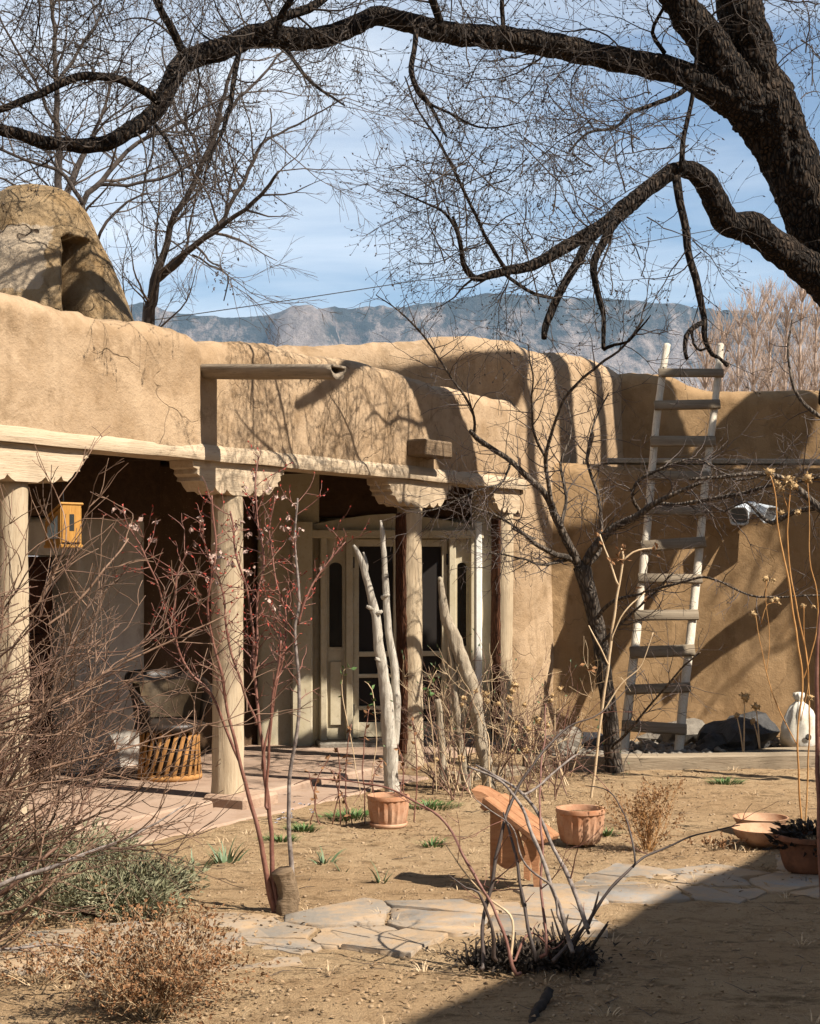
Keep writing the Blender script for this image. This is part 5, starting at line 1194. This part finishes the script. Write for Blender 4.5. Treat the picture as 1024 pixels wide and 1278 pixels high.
def beds():
    rng = random.Random(55)
    dry_clump(G(190, 1268), .34, .34, 85, 'dense rounded clump of rust brown dead leaves on the sunny path edge', 'dead_plant', M['leaf_dry'], M['twig_straw'], rng, (.010, .022), .2, leafden=30)
    dry_clump(G(808, 1062), .20, .38, 26, 'upright dry brown plant with crumbly leaves behind the flagstones', 'dead_plant', M['leaf_dry'], M['twig_gold'], rng, (.010, .02), .9, leafden=24)
    dry_clump(G(50, 1228), .30, .22, 24, 'low straw coloured dead plant under the mauve bush', 'dead_plant', M['leaf_dry'], M['twig_straw'], rng, (.010, .02), .3)
    dry_clump(G(300, 945) if 0 else G(890, 1060), .16, .10, 12, 'small scattering of dead stems beside the two clay bowls', 'dead_plant', M['leaf_dry'], M['twig_straw'], rng, (.015, .03), .1)
    spots = [(60, 1140, .34, .30, 'grey green lavender mound closest under the mauve bush'), (135, 1128, .32, .30, 'wide lavender mound between the bush and the apron'), (178, 1118, .26, .24, 'pale lavender mound at the sandy end of the bed'), (20, 1090, .36, .34, 'lavender mound half hidden behind mauve twigs'), (100, 1080, .32, .26, 'lavender mound by the corner of the concrete apron'), (165, 1140, .22, .2, 'little silvery lavender mound before the wide one')]
    for px, py, w, h, lb in spots:
        c = G(px, py); t = thing('lavender', lb, 'plant', c, 'lavender mounds by the mauve bush'); mb = MB(); st = MB()
        for _ in range(300):
            a = rng.uniform(0, 6.283); k = rng.random() ** .5; d = Vector((math.cos(a) * k * w, math.sin(a) * k * w, h * (1.0 - .45 * k * k) * rng.uniform(.35, 1.05) * (.75 + .5 * noise.noise(Vector((math.cos(a) * k * 3, math.sin(a) * k * 3, px)))))); L = d.length; p = c + Vector((d.x * .25, d.y * .25, 0)); dn = d.normalized()
            st.tube([p, p + d * .5, p + d], [.0015, .0013, .0008], 3, cap=False)
            for q in range(11): mb.leaf(p + d * rng.uniform(.4, 1), (dn + rv(rng) * .6).normalized(), rv(rng), rng.uniform(.022, .05), rng.uniform(.007, .013))
        kind(st.build('stems', M['twig_straw'], t), 'stuff'); kind(mb.build('leaves', M['leaf_sage'], t, smooth=False), 'stuff')
    tuft(282, 1078, 26, .17, .06, 'thick iris tuft by the corner of the concrete apron', M['leaf_iris'], rng, 'iris', 'iris shoots in the earth', .018)
    tuft(240, 1088, 20, .15, .09, 'broad iris tuft next to the lavender', M['leaf_iris'], rng, 'iris', 'iris shoots in the earth', .018)
    tuft(405, 1082, 16, .17, .04, 'lone leaning iris tuft on bare earth between rose bush and pot', M['leaf_iris'], rng, 'iris', 'iris shoots in the earth', .016, droop=.6)
    tuft(476, 1104, 12, .15, .02, 'small upright iris tuft on bare earth near the flagstones', M['leaf_iris'], rng, 'iris', 'iris shoots in the earth', .013)
    tuft(428, 1090, 6, .10, .02, 'tiny iris shoot beside the leaning tuft', M['leaf_iris'], rng, 'iris', 'iris shoots in the earth', .012)
    for px, py, n, sp, lb in ((440, 1020, 260, .22, 'bright green ground plant behind the terracotta pot'), (535, 1008, 240, .20, 'bright green ground plant right of the driftwood trunk'), (350, 1050, 130, .10, 'low green flower clump by the rose canes'), (378, 1036, 110, .09, 'low green flower clump with white blossoms'), (757, 1042, 90, .07, 'small green weed against the second terracotta pot'), (905, 978, 150, .13, 'green weed at the foot of the ground timber'), (540, 1055, 60, .09, 'sparse green weed on the open earth')):
        t = tuft(px, py, n, .09, sp, lb, M['leaf_green'], rng, 'green_plant', w=.009, droop=.7)
        if 'white' in lb or 'rose' in lb:
            for _ in range(9):
                c = G(px + rng.uniform(-14, 14), py - rng.uniform(2, 18)); mb = MB()
                p = c + Vector((0, 0, .09))
                for k in range(5): a = k * 1.257; mb.leaf(p, Vector((math.cos(a), math.sin(a) * .5 - .3, .6)).normalized(), Vector((0, 0, 1)), .016, .012)
                mb.build('flower', M['petal'], t, smooth=False)
    # leaf litter, sticks and grit
    lf, stx, pb = MB(), MB(), MB()
    for _ in range(15000):
        y = rng.uniform(4.8, 15); x = rng.uniform(-.30, .30) * y; w = (Vector((x, y, 0)) - P2).dot(N)
        if w < .55: continue
        if noise.noise(Vector((x, y, 0)) * 1.3) < .05 and rng.random() < .85: continue
        p = Vector((x, y, gz(x, y) + .004)); a = rng.uniform(0, 6.28); L = rng.uniform(.006, .02) * (1 if rng.random() < .9 else 1.7)
        lf.leaf(p, Vector((math.cos(a), math.sin(a), rng.uniform(.0, .5))).normalized(), Vector((rng.uniform(-.4, .4), rng.uniform(-.4, .4), 1)), L, L * .55)
    for px, py, sx, k in ((200, 1245, .45, 500), (345, 1148, .30, 220), (664, 1228, .38, 420), (640, 1000, .6, 500), (808, 1066, .3, 200), (110, 1160, .5, 400), (1000, 1092, .3, 200), (485, 1040, .3, 120), (725, 1060, .3, 140), (880, 965, 1.0, 300)):
        for _ in range(k):
            q = G(px, py) + Vector((rng.gauss(0, sx), rng.gauss(0, sx * .6), 0)); a = rng.uniform(0, 6.28); L = rng.uniform(.012, .034)
            if (q - P2).dot(N) > .55: lf.leaf(Vector((q.x, q.y, gz(q.x, q.y) + .006)), Vector((math.cos(a), math.sin(a), rng.uniform(0, .6))).normalized(), Vector((rng.uniform(-.6, .6), rng.uniform(-.6, .6), 1)), L, L * .55)
    kind(lf.build('leaf_litter', M['leaf_litter'], smooth=False), 'stuff'); dg = MB()
    for _ in range(110):
        y = rng.uniform(5.2, 14.5); x = rng.uniform(-.28, .28) * y
        if (Vector((x, y, 0)) - P2).dot(N) < .65: continue
        for _k in range(rng.randint(6, 22)):
            a = rng.uniform(0, 6.283); k = rng.random(); p = Vector((x + math.cos(a) * .05 * k, y + math.sin(a) * .04 * k, gz(x, y) - .004)); dg.blade(p, Vector((math.cos(a) * .8 * k, math.sin(a) * .6 * k, .8)).normalized(), rng.uniform(.02, .08), .004, Vector((math.cos(a), math.sin(a), -.6)) * .5, rng)
    kind(dg.build('dry_grass', M['twig_straw'], smooth=False), 'stuff')
    for _ in range(230):
        y = rng.uniform(4.9, 13); x = rng.uniform(-.28, .28) * y
        if (Vector((x, y, 0)) - P2).dot(N) < .6: continue
        a = rng.uniform(0, 3.14); L = rng.uniform(.03, .16); p = Vector((x, y, gz(x, y) + .006)); d = Vector((math.cos(a), math.sin(a), 0)); q = p + d * L * .5 + Vector((0, rng.uniform(-.03, .03), 0)); q.z = gz(q.x, q.y) + .008; e = p + d * L; e.z = gz(e.x, e.y) + .006
        stx.tube([p, q, e], [.0017, .0015, .0009], 4)
    kind(stx.build('stick_litter', M['twig_dark']), 'stuff')
    for _ in range(2600):
        y = rng.uniform(5, 15.2); x = rng.uniform(-.28, .28) * y
        if (Vector((x, y, 0)) - P2).dot(N) < .55: continue
        pb.blob((x, y, gz(x, y) + .002), rng.uniform(.004, .012), 1, (1, 1, .7), .3, 1.5, rng.random() * 99)
    kind(pb.build('pebbles', M['stone_tan']), 'stuff'); pb = MB()
    for _ in range(900):
        p = G(rng.uniform(690, 905), rng.uniform(932, 952)); pb.blob((p.x, p.y, rng.uniform(.0, .05)), rng.uniform(.014, .045), 1, (1, 1, .7), .3, 1.5, rng.random() * 99)
    kind(pb.build('gravel', M['stone_grey']), 'stuff')

# ------------------------------------------------------------------ things
def ladder():
    Lf = [(475, 25), (460, 120), (447, 220), (435, 330), (425, 450), (415, 570), (402, 700), (390, 830), (375, 960), (360, 1090), (346, 1230), (340, 1285)]
    Rt = [(640, 25), (622, 200), (606, 330), (592, 450), (582, 560), (570, 690), (556, 830), (541, 970), (526, 1100), (513, 1240), (509, 1285)]
    S = lambda q: (640 + q[0] / 2.458, 420 + q[1] / 2.458)
    yb = 944.0; yt = 430.0; zb, zt = 13.75, 15.55
    def zz(py):
        k = (yb - py) / (yb - yt); return zb + (zt - zb) * k
    base = P(818, yb, zb); base.z = 0.0
    t = thing('ladder', 'tall homemade wooden ladder with pale rails and grey plank rungs leaning on the ledge', 'ladder', base)
    cur = []
    for lst in (Lf, Rt):
        pts = [P(*S(q), zz(S(q)[1])) for q in lst]; rads = [.033 + .010 * k / len(lst) for k in range(len(lst))]
        pp, rr = smooth_path(pts, rads, .05); mb = MB(); mb.tube(pp, rr, 12, rough=.08, rs=9); fixn(mb.build('rail', M['wood_ladder'], t)); cur.append(pp)
    def at(pp, py):
        best = min(pp, key=lambda p: abs(CY - (p.z - EYE) / p.y * FPX - py)); return best
    for i, yc in enumerate((122, 222, 325, 430, 540, 647, 755, 864, 977, 1090, 1203)):
        py = 420 + yc / 2.458; a, b = at(cur[0], py), at(cur[1], py); X = (b - a); L = X.length; X.normalize(); up = (cur[0][5] - cur[0][40]).normalized()
        if up.z < 0: up = -up
        Y = up.cross(X).normalized(); Z2 = X.cross(Y).normalized()
        mb = MB(); mb.box((a + b) / 2 + Y * -.055 * (1 if Y.y > 0 else -1), (L + .09, .035, .085 + .01 * (i % 3)), (X, Y, Z2), bev=.006); fixn(mb.build('rung', M['wood_rung'], t)); flat(bpy.data.objects[t.children[-1].name]) if 0 else None
def pots():
    def pot(name, label, px, py, r, h, m, kind_='pot', ribs=0, saucer=False, group=None, flare=.78):
        c = G(px, py); t = thing(name, label, 'flower pot' if kind_ == 'pot' else 'clay bowl', c, group); z0 = .012
        if saucer:
            b = MB(); b.lathe(c, [(r * .30, .0), (r * .84, 0), (r * .92, .03), (r * .86, .03), (r * .80, .014), (r * .2, .014)], 40); fixn(b.build('saucer', m, t))
        b = MB(); fl = flare
        if kind_ == 'pot':
            prof = [(r * .25, z0), (r * (fl - .07), z0), (r * fl, z0 + .015), (r * (fl + .07), h * .3), (r * (fl + .13), h * .55), (r * (fl + .165), h * .80), (r * .955, h * .86), (r * 1.0, h * .875), (r * 1.01, h * .96), (r * .99, h), (r * .90, h), (r * .88, h * .96), (r * .86, h * .85), (r * .3, h * .84)]
            fn = (lambda rr, z, a, i: rr * (1 + .045 * math.cos(a * ribs)) if ribs and 1 < i < 6 else rr)
        else:
            prof = [(r * .2, z0), (r * .45, z0), (r * .62, z0 + .02), (r * .84, h * .5), (r * .97, h * .9), (r, h), (r * .94, h), (r * .9, h * .88), (r * .7, h * .45), (r * .1, h * .25)]; fn = None
        b.lathe(c, prof, 64, fn); flat(fixn(b.build('pot' if kind_ == 'pot' else 'bowl', m, t)), 50)
        if kind_ == 'pot':
            b = MB(); b.lathe(c, [(.01, h * .84), (r * .87, h * .845), (r * .87, h * .85), (.01, h * .86)], 30); fixn(b.build('soil', M['ground'], t))
        return t
    pot('flower_pot', 'fluted terracotta pot on a saucer in front of the driftwood trunk', 485, 1032, .133, .20, M['terracotta'], ribs=18, saucer=True)
    pot('flower_pot', 'fluted terracotta pot with crumbled rim behind the slab chair', 725, 1054, .145, .215, M['terracotta'], ribs=18)
    c = pot('clay_bowl', 'shallow terracotta bowl standing behind the other by the dark pot', 950, 1040, .17, .10, M['terracotta_pale'], 'bowl')
    pot('clay_bowl', 'shallow terracotta bowl in front, next to the dark pot', 955, 1058, .19, .115, M['terracotta_pale'], 'bowl')
    t = pot('flower_pot', 'round clay pot full of blackened dead succulent leaves in the shade', 1014, 1090, .20, .21, M['terracotta_shaded'], flare=.72)
    rng = random.Random(9); lf = MB(); c = G(1014, 1090)
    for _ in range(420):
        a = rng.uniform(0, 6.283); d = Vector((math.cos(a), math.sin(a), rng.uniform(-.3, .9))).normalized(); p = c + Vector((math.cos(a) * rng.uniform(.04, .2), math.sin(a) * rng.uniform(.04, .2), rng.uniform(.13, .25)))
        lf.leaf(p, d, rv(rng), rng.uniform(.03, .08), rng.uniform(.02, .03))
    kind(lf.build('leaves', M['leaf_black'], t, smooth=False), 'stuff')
def rocks():
    for i, (px, py, z, w, h, m, lb) in enumerate(((920, 945, 14.2, 46, 36, 'stone_black', 'large faceted black lava rock below the floodlight wall'), (888, 946, 14.0, 22, 20, 'stone_black', 'small black lava rock against the large one'), (946, 930, 14.6, 18, 22, 'stone_grey', 'pointed grey rock between the black rocks and the sack'), (842, 930, 14.6, 34, 24, 'stone_grey', 'rounded grey rock behind the ladder foot'), (808, 934, 14.4, 12, 8, 'stone_grey', 'little grey rock under the lowest rung'), (735, 925, 14.4, 20, 14, 'stone_white', 'white rock behind the fruit tree trunk'), (702, 940, 13.8, 24, 26, 'stone_grey', 'squat grey rock at the end of the ground timber'), (752, 930, 14.2, 26, 14, 'stone_black', 'flat black rock at the fruit tree'), (965, 934, 14.6, 10, 8, 'stone_grey', 'pebble sized rock touching the sack'))):
        mb = MB(); p = P(px, py, z); r = w * z / FPX; s = h / w
        p.z = r * s * .45
        if True:
            mb.blob(p, r, 3, (1, .8, s * .85), .55, 1.1, i * 7.3 + 2)
        ob = fixn(mb.build('rock', M[m])); tag(ob, lb, 'rock', 'rocks along the wing wall'); flat(ob, 22)
    # sack
    c = P(998, 932, 14.5); c.z = 0; t = thing('sack', 'stuffed white cloth sack tied at the neck standing against the ochre wall', 'sack', c); mb = MB(); k = 14.5 / FPX
    prof = [(4, 0), (17, 0), (21.5, 4), (22.5, 14), (21.5, 26), (18.5, 38), (15.5, 46), (11, 52), (6, 56), (4.2, 58.5), (5.5, 61), (7, 64), (6.5, 68), (2, 69)]
    mb.lathe(c, [(a * k, b * k) for a, b in prof], 48, lambda r, z, a, i: r * (1 + .26 * noise.noise(Vector((math.cos(a) * 1.2, math.sin(a) * 1.2, z * 5))) + .07 * noise.noise(Vector((math.cos(a) * 3, math.sin(a) * 3, z * 14))) + (.09 * math.sin(a * 9 + z * 12) * min(1, z / k / 50) if i > 3 else 0)))
    bag = fixn(mb.build('bag', M['canvas'], t)); mb = MB(); mb.lathe(c, [(4.3 * k, 57 * k), (5.2 * k, 58 * k), (5.2 * k, 59.3 * k), (4.3 * k, 60 * k)], 20); fixn(mb.build('tie', M['twig_straw'], t))
    mb = MB(); q = c + Vector((6 * k, -21.8 * k, 15 * k)); mb.blob(q, 4 * k, 2, (1, .25, 1), .3, 2, 3); mb.build('stain', M['stone_black'], t)
    # big rounded boulder shadow source behind the sack is the wall; timbers along the bed
    for lb, a, b, zt, dp in (('long grey railway timber edging the rock bed under the ladder', (655, 962), (1040, 957), .115, .20), ('wide worn plank lying behind the timber by the sack', (850, 944), (1045, 938), .03, .36), ('short grey timber before the last porch post', (560, 975), (652, 966), .06, .18)):
        p, q = G(*a), G(*b); X = (q - p); L = X.length; X.normalize(); Y = Vector((-X.y, X.x, 0)); mb = MB(); n = 40; rows = []
        for i in range(n + 1):
            e = p + X * (L * i / n); j = .008 * noise.noise(e * 4)
            rows.append([e - Y * (dp / 2) + Vector((0, 0, -.06)), e - Y * (dp / 2 + j) + Vector((0, 0, zt - .012)), e - Y * (dp / 2 - .015) + Vector((0, 0, zt + j)), e + Y * (dp / 2 - .015) + Vector((0, 0, zt + j * .5)), e + Y * dp / 2 + Vector((0, 0, zt - .012)), e + Y * dp / 2 + Vector((0, 0, -.06))])
        mb.grid(rows); e = len(mb.v) - 6; mb.f += [(0, 1, 2, 3, 4, 5), tuple(e + k for k in (5, 4, 3, 2, 1, 0))]; tag(flat(mb.build('timber', M['wood_timber'])), lb, 'timber')
def driftwood():
    t = thing('driftwood', 'forked bleached driftwood trunk standing upright before the screen doors', 'driftwood', G(490, 990)); z = 11.56
    st = [[(490, 995, 24), (488, 960, 24), (486, 910, 23), (482, 860, 20), (476, 815, 17), (471, 775, 15), (466, 757, 15), (461, 735, 12), (454, 708, 11), (448, 692, 8), (442, 681, 4)], [(492, 930, 15), (495, 880, 14), (493, 830, 13), (487, 790, 12), (483, 745, 11), (481, 715, 10), (479, 685, 9), (478, 665, 8), (475, 649, 3)], [(456, 716, 7), (457, 702, 6), (454, 688, 3)]]
    for i, lst in enumerate(st):
        pts, rads = trace(lst, z + .02 * i, z + .05 * i, .02, .016, i, ws=.74); mb = MB(); mb.tube(pts, rads, 40, rough=.10, rs=16, ridge=(34, 34, 4, .07)); fixn(mb.build(('trunk', 'arm', 'prong')[i], M['drift'], t))
    for px, py, w in ((458, 757, 6), (477, 763, 6), (469, 822, 6), (486, 742, 5)):
        mb = MB(); a = P(px, py, z - .04); b = P(px + (9 if px < 470 else -9), py + 4, z - .01); mb.tube([b, a], [w * z / FPX * .6, w * z / FPX * .35], 8, rough=.1, rs=20); mb.build('knot', M['drift'], t)
    t = thing('tree_snag', 'leaning grey split snag in front of the last porch post', 'snag', G(600, 985)); z = 11.7
    for i, lst in enumerate(([(549, 722, 8), (552, 742, 12), (557, 765, 17), (566, 788, 22), (575, 812, 24), (586, 845, 24), (592, 875, 23), (600, 905, 22), (606, 945, 22), (610, 985, 24)], [(560, 770, 8), (562, 800, 10), (566, 840, 12), (572, 890, 14), (580, 950, 16), (584, 985, 16)])):
        pts, rads = trace(lst, z + .06 * i, z, .02, .025, i, ws=.66); mb = MB(); mb.tube(pts, rads, 48, rough=.18, rs=13, ridge=(30, 30, 4, .13)); fixn(mb.build(('trunk', 'splinter')[i], M['snag'], t))
    mb = MB(); pts, rads = trace([(555, 978, 13), (552, 930, 12), (549, 900, 12), (547, 872, 11)], 11.6, 11.6, .03, .02, 2, .72); mb.tube(pts, rads, 24, rough=.15, rs=14, ridge=(34, 34, 4, .1)); tag(fixn(mb.build('stake', M['snag'])), 'short grey stake standing between driftwood trunk and leaning snag', 'stake')
def porch_things():
    # round leather chair on a lattice base
    c = P(212, 968, 11.95); c.z = .055; k = 11.95 / FPX
    t = thing('barrel_chair', 'round dark leather chair on a cedar strip base on the porch', 'chair', c); fa = math.atan2(-.75, .55)
    r0, r1 = .225, .20; zs = .36
    for j in range(24):
        for s in (1,):
            a = 2 * math.pi * j / 24; b = a + s * .42; mb = MB(); p = c + Vector((math.cos(a) * r0, math.sin(a) * r0, .03)); q = c + Vector((math.cos(b) * (r0 - .015), math.sin(b) * (r0 - .015), zs)); X = (q - p); L = X.length; X.normalize(); o = Vector((math.cos((a + b) / 2), math.sin((a + b) / 2), 0)); Y = X.cross(o).normalized()
            mb.box((p + q) / 2 + o * (.008 * s), (L, .030, .010), (X, Y, X.cross(Y)), bev=.003); fixn(mb.build('cedar_strip', M['wood_cedar'], t))
    mb = MB(); mb.lathe(c, [(.12, .0), (.165, .01), (.16, .35), (.1, .355)], 24); fixn(mb.build('core', M['leather'], t))
    mb = MB(); mb.lathe(c, [(.19, .0), (r0 + .012, 0), (r0 + .018, .02), (r0 + .012, .04), (.19, .04)], 40); fixn(mb.build('base_ring', M['wood_cedar'], t))
    mb = MB(); mb.lathe(c, [(.01, zs), (.24, zs), (.265, zs + .02), (.265, zs + .05), (.23, zs + .07), (.01, zs + .06)], 40); fixn(mb.build('seat', M['leather'], t))
    mb = MB(); rows = []
    for i in range(31):
        a = fa + math.pi - 2.05 + 4.1 * i / 30; e = abs(i - 15) / 15; top = .80 - .20 * e ** 3; row = []
        for z, rr in ((zs + .04, .255), (zs + .2, .275), (top - .06, .31), (top - .02, .335), (top, .33), (top - .005, .305), (top - .05, .285), (zs + .2, .25), (zs + .05, .235)): row.append(c + Vector((math.cos(a) * rr, math.sin(a) * rr, z)))
        rows.append(row)
    mb.grid(rows, close=True); n9 = len(mb.v) - 9; mb.f += [tuple(range(9)), tuple(n9 + q for q in range(8, -1, -1))]; bk = fixn(mb.build('backrest', M['leather'], t))
    mb = MB(); rows = []
    for i in range(25):
        a = fa + math.pi - 1.7 + 3.4 * i / 24; row = [c + Vector((math.cos(a) * (rr - .004), math.sin(a) * (rr - .004), z)) for z, rr in ((zs + .08, .236), (zs + .2, .249), (.72, .275))]; rows.append(row)
    mb.grid(rows); fixn(mb.build('lining', M['leather_in'], bk))
    # bird feeder house
    z = 9.55; c = P(79, 658, z); k = z / FPX; t = thing('birdhouse', 'small orange wooden birdhouse with a pane side hanging from the porch beam', 'birdhouse', c - Vector((0, 0, 26 * k)))
    Z = Vector((0, 0, 1)); F = Vector((.72, -.694, 0)); Sd = Vector((-.694, -.72, 0)); o0 = Vector((c.x, c.y, c.z - 26 * k))   # F faces the yard, Sd the pane side
    def bx(name, o, s, m, par=None, ax=(F, Sd, Z), bev=.004): b = MB(); b.box(o, s, ax, bev=bev); return flat(b.build(name, m, par or t))
    wS, wF, hf, hb = .16, .135, .25, .165
    bx('floor', o0 + Z * .010, (wS + .03, wF + .02, .02), M['wood_orange'])
    fr = bx('front', o0 + F * (wS / 2) + Z * (hf / 2 + .02), (.018, wF, hf - .02), M['wood_orange']); bx('opening', o0 + F * (wS / 2 + .007) + Z * .15, (.008, .034, .10), M['glass'], fr)
    bx('back', o0 - F * (wS / 2) + Z * (hb / 2 + .02), (.016, wF, hb - .02), M['wood_orange'])
    for sg in (1, -1):
        b = MB(); b.prism([(-wS / 2, .02), (wS / 2, .02), (wS / 2, hf - .012), (-wS / 2, hb - .012)], o0 + Sd * (sg * wF / 2 - .006), F, Z, Sd * .012); sd = flat(b.build('side', M['wood_orange'], t))
        b = MB(); b.prism([(-wS / 2 + .025, .055), (wS / 2 - .03, .055), (wS / 2 - .03, hf - .06), (-wS / 2 + .025, hb - .045)], o0 + Sd * (sg * (wF / 2 + .007) - .002), F, Z, Sd * .004); flat(b.build('pane', M['pane_blue'], sd))
    rf = (F * wS + Z * (hf - hb)).normalized(); bx('roof', o0 + Z * ((hf + hb) / 2 + .012) + F * .008, (wS * 1.22, wF + .025, .014), M['wood_orange'], ax=(rf, Sd, rf.cross(Sd)))
    b = MB(); b.tube([o0 + Z * .2, o0 + Z * .3, P(77, 562, z)], [.003, .003, .003], 6); b.build('cord', M['wire'], t)
    # floodlight
    z = 15.05; t = thing('floodlight', 'twin white floodlight under the ledge on the ochre wall', 'lamp', P(934, 640, z)); c = P(934, 634, 15.28)
    b = MB(); b.box(c, (.14, .10, .12), bev=.015); flat(b.build('mount', M['lamp_white'], t))
    def sup(x, y, q):
        a = 2 * math.pi * q / 28; ca, sa = math.cos(a), math.sin(a); f = (abs(ca) ** 5 + abs(sa) ** 5) ** -.2; return (x * ca + y * sa) * f
    for px, py, dx, s in ((921, 632, -.40, .72), (950, 634, .6, .66)):
        d = Vector((dx, -.75, -.42)).normalized(); p0 = c + Vector((dx * .12, -.05, 0)); x = d.cross(Vector((0, 0, 1))).normalized(); y = d.cross(x); b = MB(); rows = []
        for L, r in ((0, .03), (.02, .075), (.10, .09), (.16, .105), (.24, .122), (.27, .13), (.27, .115), (.25, .105)): rows.append([p0 + d * L * s + sup(x, y, q) * r * s for q in range(28)])
        b.grid(rows, close=True); b.f.append(tuple(range(27, -1, -1))); hd = flat(b.build('lamp_head', M['lamp_white'], t)); b = MB(); b.f = []; b.v = [p0 + d * .252 * s + sup(x, y, q) * .104 * s for q in range(28)]; b.f.append(tuple(range(28))); b.build('lens', M['lamp_glass'], hd)
        b = MB(); b.tube([c, p0 + d * .02], [.02, .02], 8); b.build('arm', M['lamp_white'], t)
def slab_chair():
    z = 8.1; base = G(655, 1108); t = thing('garden_chair', 'low brown wooden chair with a sloping slab seat and rounded side panel on the sand', 'chair', base)
    q = lambda px, py, dz=0: P(px, py, z + dz)
    A, B = q(604, 984, .10), q(690, 1050, -.10); X = (B - A); L = X.length; X.normalize(); Yw = Vector((.45, .89, 0)); Y = (Yw - X * Yw.dot(X)).normalized(); Zs = X.cross(Y); Zs = Zs if Zs.z > 0 else -Zs
    mb = MB(); sl = None
    for k in range(3): b = MB(); b.box((A + B) / 2 + X * (.03 + .006 * (k % 2)) + Y * (-.10 + .083 * k), (L * .80, .079, .034), (X, Y, Zs), bev=.007); flat(b.build('seat_board', M['wood_chair'], t))
    for k in (-.28, .3): b = MB(); b.box((A + B) / 2 + X * (L * k) + Y * -.016 - Zs * .032, (.035, .24, .028), (X, Y, Zs), bev=.004); flat(b.build('batten', M['wood_chair'], t))
    mb = MB(); mb.prism([(588, 986), (600, 989), (618, 1001), (632, 1008), (630, 1016), (612, 1012), (600, 1002)], Vector((0, 0, 0)), Vector((1, 0, 0)), Vector((0, 1, 0)), Vector((0, 0, 1)))
    def flatpart(name, pts, dz, th, m='wood_chair'):
        b = MB(); n = len(pts); f = [q(px, py, dz) for px, py in pts]; b.v = f + [p + Vector((.25, .97, 0)) * th for p in f]; b.f = [tuple(range(n)), tuple(range(2 * n - 1, n - 1, -1))] + [(i, (i + 1) % n, n + (i + 1) % n, n + i) for i in range(n)]; return flat(b.build(name, M[m], t))
    flatpart('headrest', [(588, 986), (602, 989), (620, 1000), (634, 1007), (634, 1018), (622, 1020), (611, 1012), (598, 1002)], .0, .20)
    pan = [(612, 1012), (632, 1014), (645, 1034), (650, 1050), (655, 1068)] + [(652 - 4.2 * k, 1072 + 13 * math.sin(math.pi * (k + .4) / 9.2)) for k in range(0, 9)] + [(614, 1064), (612, 1054)]
    flatpart('side_panel', pan, -.02, .03)
    flatpart('leg', [(612, 1050), (617, 1060), (616, 1111), (612, 1111)], .02, .035); flatpart('leg', [(654, 1046), (662, 1052), (661, 1109), (654, 1109)], .16, .035)
    flatpart('leg', [(648, 1034), (680, 1052), (675, 1062), (672, 1080), (674, 1112), (667, 1112), (664, 1082), (658, 1058)], -.03, .035)
def cable():
    a, b = Vector((-40, 110, 14.0)), Vector((40, 122, 24)); b = P(560, 340, 120); a = P(-300, 452, 95); mb = MB(); pts = []
    c0, c1 = P(270, 388, 110), P(470, 358, 118); d = c1 - c0
    for k in range(41): u = -4 + 14 * k / 40; p = c0 + d * u; p.z += .06 * ((u - .5) ** 2 - .25); pts.append(p)
    mb.tube(pts, [.035] * len(pts), 5); tag(mb.build('power_cable', M['wire']), 'thin black power cable sagging across the sky before the mountains', 'cable')
    for i, u in enumerate((-4, 10)):
        p = c0 + d * u; p.z += .06 * ((u - .5) ** 2 - .25); mb = MB(); mb.tube([Vector((p.x, p.y, 0)), Vector((p.x, p.y, p.z + .5))], [.16, .12], 10); o = tag(mb.build('utility_pole', M['wood_timber']), ('wooden utility pole far behind the chimney', 'wooden utility pole far off beyond the poplars')[i], 'utility pole')
stage(); setting(); house(); patio_and_path(); neighbour()
big_tree(); yard_tree(); back_trees(); fruit_tree()
bramble(); left_bush(); front_shrub(); seed_plants(); beds()
ladder(); pots(); rocks(); driftwood(); porch_things(); slab_chair(); cable()
